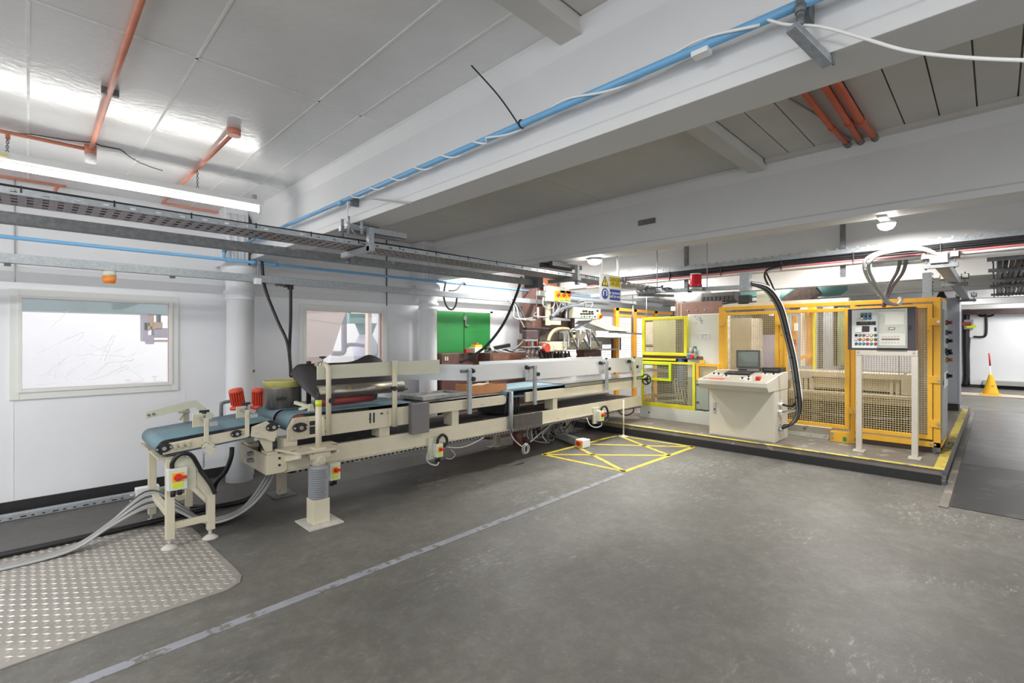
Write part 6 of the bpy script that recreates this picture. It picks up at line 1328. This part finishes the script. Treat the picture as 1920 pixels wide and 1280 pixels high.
# bulkhead lights under the second beam
for px, py, lab in ((1115, 491, 'glowing bulkhead lamp under the second beam beside the hearing sign'), (1662, 424, 'glowing bulkhead lamp under the second beam above the control panel')):
    R_ = .08 if px < 1200 else .058; q = pt(px, py, Z=2.46); t = thing('bulkhead_lamp', lab, 'lamp', (q.x, q.y, 2.40))
    MB().box(4.40, q.x + .05, q.y - .03, q.y + .03, 2.489, 2.4995).build('mounting_strip', WHT, t); MB().lathe((q.x, q.y, 2.475), [(R_, 0), (R_, .014)], 24).build('lamp_base', WHT, t); MB().lathe((q.x, q.y, 2.432), [(.3 * R_, 0), (.65 * R_, .008), (.9 * R_, .026), (.94 * R_, .043)], 24).build('lamp_dome', DOMEE, t)

# services over the console: long tray with black cables along the hall
lt = thing('cable_tray', 'long cross tray full of black cables above the console', 'tray', (6.0, 2.5, 2.4))
XL0 = 6.70
m = MB(); m.box(XL0 + .03, XL0 + .033, -1.5, 5.0, 2.50, 2.645); stuff(m.build('tray_back', GALV, lt))
m = MB(); m.box(XL0 - .01, XL0 + .03, -1.5, 5.0, 2.60, 2.604); m.box(XL0 - .014, XL0 - .01, -1.5, 5.0, 2.592, 2.645)
for k in range(64): y = -1.4 + k * .1; m.box(XL0 - .018, XL0 - .014, y, y + .025, 2.628, 2.662)
stuff(m.build('tray_lip', GALV, lt))
for k in range(9):
    MB().tube([(XL0 + .012 - .012 * (k % 2), -1.5 + j * .8, 2.522 + .009 * k + .004 * math.sin(j * 1.7 + k)) for j in range(9)], .009, 6).build('black_cable', mat('black_pvc_%d' % k, (46, 45, 47) if k % 4 else (104, 104, 106), .45), lt)
MB().tube([(XL0 - .0, -1.5 + j * .8, 2.502 + .004 * math.sin(j * 2)) for j in range(9)], .012, 6).build('pink_cable', mat('pink_cable', (214, 130, 130), .5), lt); MB().tube([(XL0 - .002, -1.5 + j * .8, 2.476 + .004 * math.sin(j * 2)) for j in range(9)], .014, 6).build('pale_cable', WHT, lt)
for k in range(8): y = -1.1 + k * .75; MB().box(XL0 - .022, XL0 + .03, y, y + .008, 2.465, 2.60).build('cable_tie', DGREY, lt)
for y in (yx(1581, 6.78), yx(1288, 6.78)): MB().box(XL0 + .04, XL0 + .09, y - .025, y + .025, 2.33, 3.05).build('drop_rod', GALVD, lt)
MB().cyl((6.82, -2.0, 2.45), (6.82, 1.0, 2.45), .03, 14).build('conduit_pipe', WHT, lt)
for k, (px, py) in enumerate(((1034, 0), (1065, 0))): pass
# thin hanging rods
for px, y_ in ((1160, 4.2), (1187, 4.6), (1270, 3.9), (1277, 3.9), (1212, 4.9)):
    q = pt(px, 600, Y=y_); tag(MB().cyl((q.x, y_, 2.0 if px > 1200 else 2.25), (q.x, y_, 3.05), .007, 6).build('hanging_rod', WHT), 'thin white hanger rod %s' % {1160: 'just behind the hearing sign', 1187: 'right of the hearing sign', 1270: 'left of the pair near the red beacon', 1277: 'right of the pair near the red beacon', 1212: 'above the lime guard'}[px], 'rod')
# branch tray with red beacon
bt = thing('branch_tray', 'narrow grey branch tray with the red beacon on it', 'tray', (6.9, 3.2, 2.3))
p0 = Vector((6.45, 4.6, 2.30)); p1 = Vector((6.5, 3.5, 2.30)); p2 = Vector((6.5, yx(1397, 6.5), 2.27))
MB().bar(p0, p1, .12, .05).build('tray_length', GALV, bt); MB().bar(p1, p2, .10, .05).build('tray_length', GALV, bt)
MB().bar(p1 + Vector((-.2, .2, -.05)), p1 + Vector((.3, -.1, -.05)), .05, .04).build('cross_strut', GALVD, bt)
for k in range(5): MB().tube(spline([p1 + Vector((random.uniform(-.4, .4), random.uniform(-.3, .3), .03)) for _ in range(4)], 5), .012, 6).build('loose_cable', GREYC if k % 2 else DGREY, bt)
MB().box(p2.x - .03, p2.x + .08, p2.y - .06, p2.y + .06, p2.z - .05, p2.z + .18).build('end_bracket', GALV, bt, bevel=.004)
for q in (p0.lerp(p1, .4), p1, p1.lerp(p2, .6)): MB().cyl(q, (q.x, q.y, 3.05), .006, 6).build('hanger_rod', GALV, bt)
q = pt(1308, 545, X=6.42)
rbn = thing('red_beacon', 'red cylindrical beacon lamp on the branch tray', 'beacon', (q.x, q.y, 2.26)); MB().cyl((q.x - .06, q.y, 2.26), (q.x - .06, q.y, 2.30), .085, 22).build('base', GALV, rbn); MB().lathe((q.x - .06, q.y, 2.306), [(.082, 0), (.082, .03), (.076, .035), (.076, .15), (.07, .165)], 24).build('red_lens', REDL, rbn); MB().cyl((q.x - .06, q.y, 2.30), (q.x - .06, q.y, 2.307), .083, 22).build('ring', BLK, rbn); MB().cyl((q.x - .06, q.y, 2.471), (q.x - .06, q.y, 2.485), .07, 22).build('white_top', WHT, rbn); MB().box(q.x - .02, q.x + .0, q.y + .08, q.y + .13, 2.24, 2.36).build('side_clip', BLK, rbn)
# black cable bundle down to the console
cbn = thing('cable_bundle', 'thick bundle of black and grey cables curving down to the console side', 'cable', (7.4, 2.0, .6))
main = [pt(1406, 531, X=6.55), pt(1438, 541, X=6.7), pt(1462, 575, X=6.95), pt(1476, 625, X=7.15), pt(1487, 670, X=7.2), pt(1494, 715, X=7.25), pt(1498, 750, X=7.3)]
ends = [(1466, 757), (1463, 758), (1462, 771), (1464, 775), (1463, 776), (1466, 797), (1464, 801), (1463, 805), (1466, 800), (1464, 803)]
for k, e in enumerate(ends):
    a = k * 2 * math.pi / 10; off = Vector((.02 * math.cos(a), .035 * math.cos(a + .5), .02 * math.sin(a)))
    low = [pt(1497, 775, X=7.35), pt(1486, 793, X=7.4)] if e[1] > 790 else [pt(1490, 768, X=7.38)] if e[1] > 765 else [pt(1485, 762, X=7.38)]
    pts = [p + off * (1.0 if i else .6) for i, p in enumerate(main)] + [p + off * .6 for p in low] + [pt(*e, Y=2.13)]
    MB().tube(spline(pts, 6), .012 if k % 3 else .016, 7).build('cable', (BLK, BLK, GREYC, BLK, WHT, BLK, DGREY, BLK, GREYC, BLK)[k], cbn)
    c = pt(*e, Y=2.13); MB().cyl((c.x, 2.10, c.z), (c.x, 2.15, c.z), .022, 10).build('plug', WHT if e[1] < 790 else GALV, cbn)
for p in (main[3], main[4], main[5], pt(1497, 745, X=7.3)): MB().lathe(p - Vector((0, 0, .006)), [(.045, 0), (.045, .012)], 14).build('cable_tie', BLK, cbn)
MB().tube(spline([pt(1437, 512, X=6.68), pt(1448, 535, X=6.85), pt(1458, 562, X=7.0)], 5), .012, 6).build('cable', BLK, cbn); MB().tube(spline([pt(1470, 497, X=6.66), pt(1440, 505, X=6.64), pt(1434, 520, X=6.66), pt(1447, 545, X=6.9), pt(1462, 572, X=7.05)], 5), .012, 6).build('cable', BLK, cbn)
# grey loop cables down to the control panel
gl = thing('grey_cable_loop', 'pair of pale grey cables looping down to the control panel top', 'cable', (7.3, 1.0, 2.0))
for o_ in (0, 4):
    MB().tube(spline([pt(1762, 480, X=6.62), pt(1735, 467 + o_ * .5, X=6.58), pt(1700, 464 + o_, X=6.58), pt(1650, 473 + o_, X=6.58), pt(1624 + o_ * 2, 486 + o_, X=6.6), pt(1621 + o_ * 2, 505, X=6.7), pt(1632 + o_ * 2, 530, X=6.95), pt(1650 + o_, 552, X=7.25), pt(1662 + o_, 566, X=7.42), pt(1682, 571, X=7.50), pt(1690, 563, X=7.54), pt(1686, 558, X=7.56)], 6), .019, 8).build('cable', GREYC if o_ else mat('pale_cable_sheath', (206, 206, 202), .5), gl)
for pts in (((1687, 490, 6.75), (1682, 510, 6.95), (1665, 540, 7.3), (1656, 574, 7.55)), ((1699, 489, 6.75), (1692, 512, 6.95), (1672, 540, 7.3), (1658, 574, 7.55))):
    MB().tube(spline([pt(p[0], p[1], X=p[2]) for p in pts], 6), .018, 8).build('dark_conduit', mat('mid_grey_conduit', (128, 126, 126), .5), gl)
for p, x in (((1626, 505), 6.7), ((1640, 537), 7.05), ((1652, 553), 7.27)): c = pt(*p, X=x); MB().lathe(c - Vector((0, 0, .005)), [(.036, 0), (.036, .01)], 12).build('cable_tie', WHT, gl)
# trunking arm with cross struts toward the far end
ta = thing('trunking_arm', 'galvanised trunking arm with cross struts above the cage corner', 'trunking', (9.4, .42, 2.4))
MB().box(6.78, 13.2, .355, .475, 2.385, 2.475).build('trunking', GALV, ta, bevel=.003)
MB().box(6.60, 6.78, .345, .485, 2.385, 2.49).build('end_box', PLBOX, ta, bevel=.006)
for x in (6.62, 9.0, 12.9):
    MB().box(x, x + .05, .265, .535, 2.335, 2.38).build('cross_strut', GALVD, ta, bevel=.002)
    for y in (.295, .515):
        MB().cyl((x + .02, y, 2.32), (x + .02, y, 2.52), .008, 6).build('threaded_rod', GALVD, ta); MB().box(x - .0, x + .07, y - .042, y + .042, 2.425, 2.495).build('clamp_box', DGREY, ta, bevel=.004); MB().box(x - .012, x, y - .03, y + .03, 2.44, 2.49).build('clamp_lid', PLBOX, ta)
y = yx(1738, 8.0); MB().box(8.0, 8.05, y - .045, y + .045, 2.13, 2.44).build('support_upright', GALV, ta)
m = MB()
for k in range(6): m.box(7.996, 8.0, y - .06, y - .052, 2.15 + k * .05, 2.18 + k * .05)
m.each('upright_slot', BLK, ta)
# cable ladder hung at the right edge of the view
t = thing('hung_cable_ladder', 'hung ladder of dark cables along the right edge over the gangway', 'tray', (9, -.5, 2.4))
for x in (7.0, 8.15, 9.55, 10.6, 12.6): MB().box(x, x + .05, -1.5, .065, 2.405, 2.445).build('strut', GALVD, t, bevel=.002); MB().cyl((x + .025, .02, 2.38), (x + .025, .02, 3.05 if x not in (7.0, 9.55) else 2.5), .008, 6).build('threaded_rod', GALVD, t)
for k in range(26): MB().tube([(7.15 + .9 * j, -.03 - k * .05, 2.462 + .004 * math.sin(j * 2.1 + k)) for j in range(8)], .022 + .005 * (k % 3 == 0), 7).build('cable', (DGREY, BLK, mat('grey_brown_cable', (104, 98, 96), .6) if k == 2 else DGREY)[k % 3], t)

# ducts and odds above the cage
t = thing('white_duct', 'round white extract duct above the brown header plate', 'duct', (9.3, 3.6, 2.3)); MB().cyl(pt(1272, 558, X=9.2), pt(1330, 556, X=9.2), .13, 20).build('duct_body', ZINC, t); MB().cyl(pt(1240, 552, X=9.25), pt(1273, 558, X=9.2), .09, 16).build('duct_neck', ZINC, t)
t = thing('hopper_grille', 'dark ribbed grille block above the yellow cage', 'grille', (9.2, 3.0, 2.3)); a, b, c, d = fx(1315, 548, 1377, 565, 9.0); MB().box(9.0, 9.3, a, b, c, d).build('block', mat('dark_grille', (74, 74, 72), .6, var=.4, vs=22), t, bevel=.01)
for k in range(8): y = a + (b - a) * (k + .5) / 8; MB().box(8.985, 9.0, y - .012, y + .03, c + .02, c + .1).build('rib', BLK, t)
t = thing('black_box_unit', 'small black box with cables above the cage top rail', 'box', (8.9, 2.75, 2.2)); a, b, c, d = fx(1384, 553, 1405, 570, 8.9); MB().box(8.9, 9.05, a, b, c, d).build('case', BLK, t, bevel=.004); MB().box(8.95, 9.1, a - .02, b + .12, c - .02, c).build('shelf', GALVD, t)
tag(MB().tube(spline([pt(1280, 565, X=8.9), pt(1305, 571, X=8.9), pt(1340, 571, X=8.9), pt(1382, 565, X=8.9)], 6), .015, 6).build('cable', BLK), 'black cable sagging in front of the white duct', 'cable')
t = thing('teal_fabric_duct', 'teal fabric duct hanging beyond the cage', 'duct', (11, 2.6, 2.3)); MB().cyl(pt(1470, 550, X=10.5), pt(1498, 556, X=10.5), .22, 18).build('duct_section', TEAL, t); c = pt(1549, 545, X=11.5); MB().lathe(c, [(.05, -.12), (.25, -.1), (.36, .0), (.36, .2)], 24).build('duct_mouth', TEAL, t)
MB().bar(pt(1478, 571, X=10.2), pt(1530, 538, X=10.2), .25, .3).build('foil_duct', mat('brown_grey_foil', (122, 106, 100), .4, .4, var=.4, vs=14), t)
for px in (1385, 1395): a, b, c, d = fx(px, 548, px + 20, 556, 10.4); 
MB().box(10.4, 10.7, a - .2, b + .3, c, d + .02).build('duct_band', TEAL, t)
t = tag(MB().box(9.75, 9.85, yx(1420, 9.8), yx(1444, 9.8) + .0, 2.2, 2.5).build('junction_cover', CREAM2, bevel=.004), 'cream junction cover above the console cable bundle', 'box')
tag(MB().box(8.9, 9.05, 1.6, 4.5, 2.16, 2.24).build('header_rail', MBEI), 'beige machine header rail behind the cage top', 'rail')
tag(MB().box(6.8, 13.5, 6.05, 6.3, 2.28, 2.42).build('wall_duct', GALV), 'galvanised duct along the wall above the orange gate', 'duct')
tag(MB().box(6.6, 10.5, 5.4, 5.44, 2.42, 2.46).build('slim_rail', GALVD), 'slim grey rail above the orange gate', 'rail')
q = pt(1210, 612, Y=4.9)
t = thing('hanging_strut', 'grey inverted T hanger above the lime guard', 'bracket', (q.x, 4.9, 1.75)); x = pt(1186, 640, Y=4.9).x; MB().cyl((x, 4.9, 1.72), (x, 4.9, 2.3), .014, 8).build('drop_rod', GALVD, t); MB().bar((x - .45, 4.9, 1.72), (x + .6, 4.9, 1.70), .04, .03).build('cross_bar', GALVD, t); MB().bar((x - .6, 4.9, 2.3), (x + .1, 4.9, 2.3), .05, .05).build('top_bar', GALVD, t); MB().cyl((x, 4.9, 2.3), (x, 4.9, 3.05), .008, 6).build('hanger_rod', GALVD, t)
# stray mark on the beam
q = pt(1211, 416, X=4.275); tag(MB().box(4.262, 4.30, q.y - .1, q.y + .08, q.z - .025, q.z + .025).build('cable_slot_plug', mat('dark_grey_plug', (118, 114, 112), .7, var=.3, vs=20), bevel=.004), 'dark grey plugged slot in the face of the second beam', 'plug')
# ---------------------------------------------------------------- groups of like things
GR = {'isolator_switch': 'isolator switches along the conveyor line', 'orange_conduit': 'orange painted conduits under the ceiling', 'hanging_rod': 'thin white hanger rods', 'hung_cable_ladder': 'hung cable ladders at the right edge',
      'electric_motor': 'red motors beside the belts', 'bulkhead_lamp': 'bulkhead lamps under the second beam', 'transfer_conveyor': 'transfer conveyor sections', 'tray_hanger': 'strut hangers of the cable tray', 'hanging_cable': 'black hanging cables', 'wall_cable': 'cables on the far wall', 'cable': 'single loose cables', 'black_hose': 'black hoses under the line', 'cable_tray': 'overhead cable trays'}
import re
for o in COL.objects:
    if o.parent is None and o.get('category'):
        k = re.sub(r'\.\d+$', '', o.name)
        if k in GR: o['group'] = GR[k]
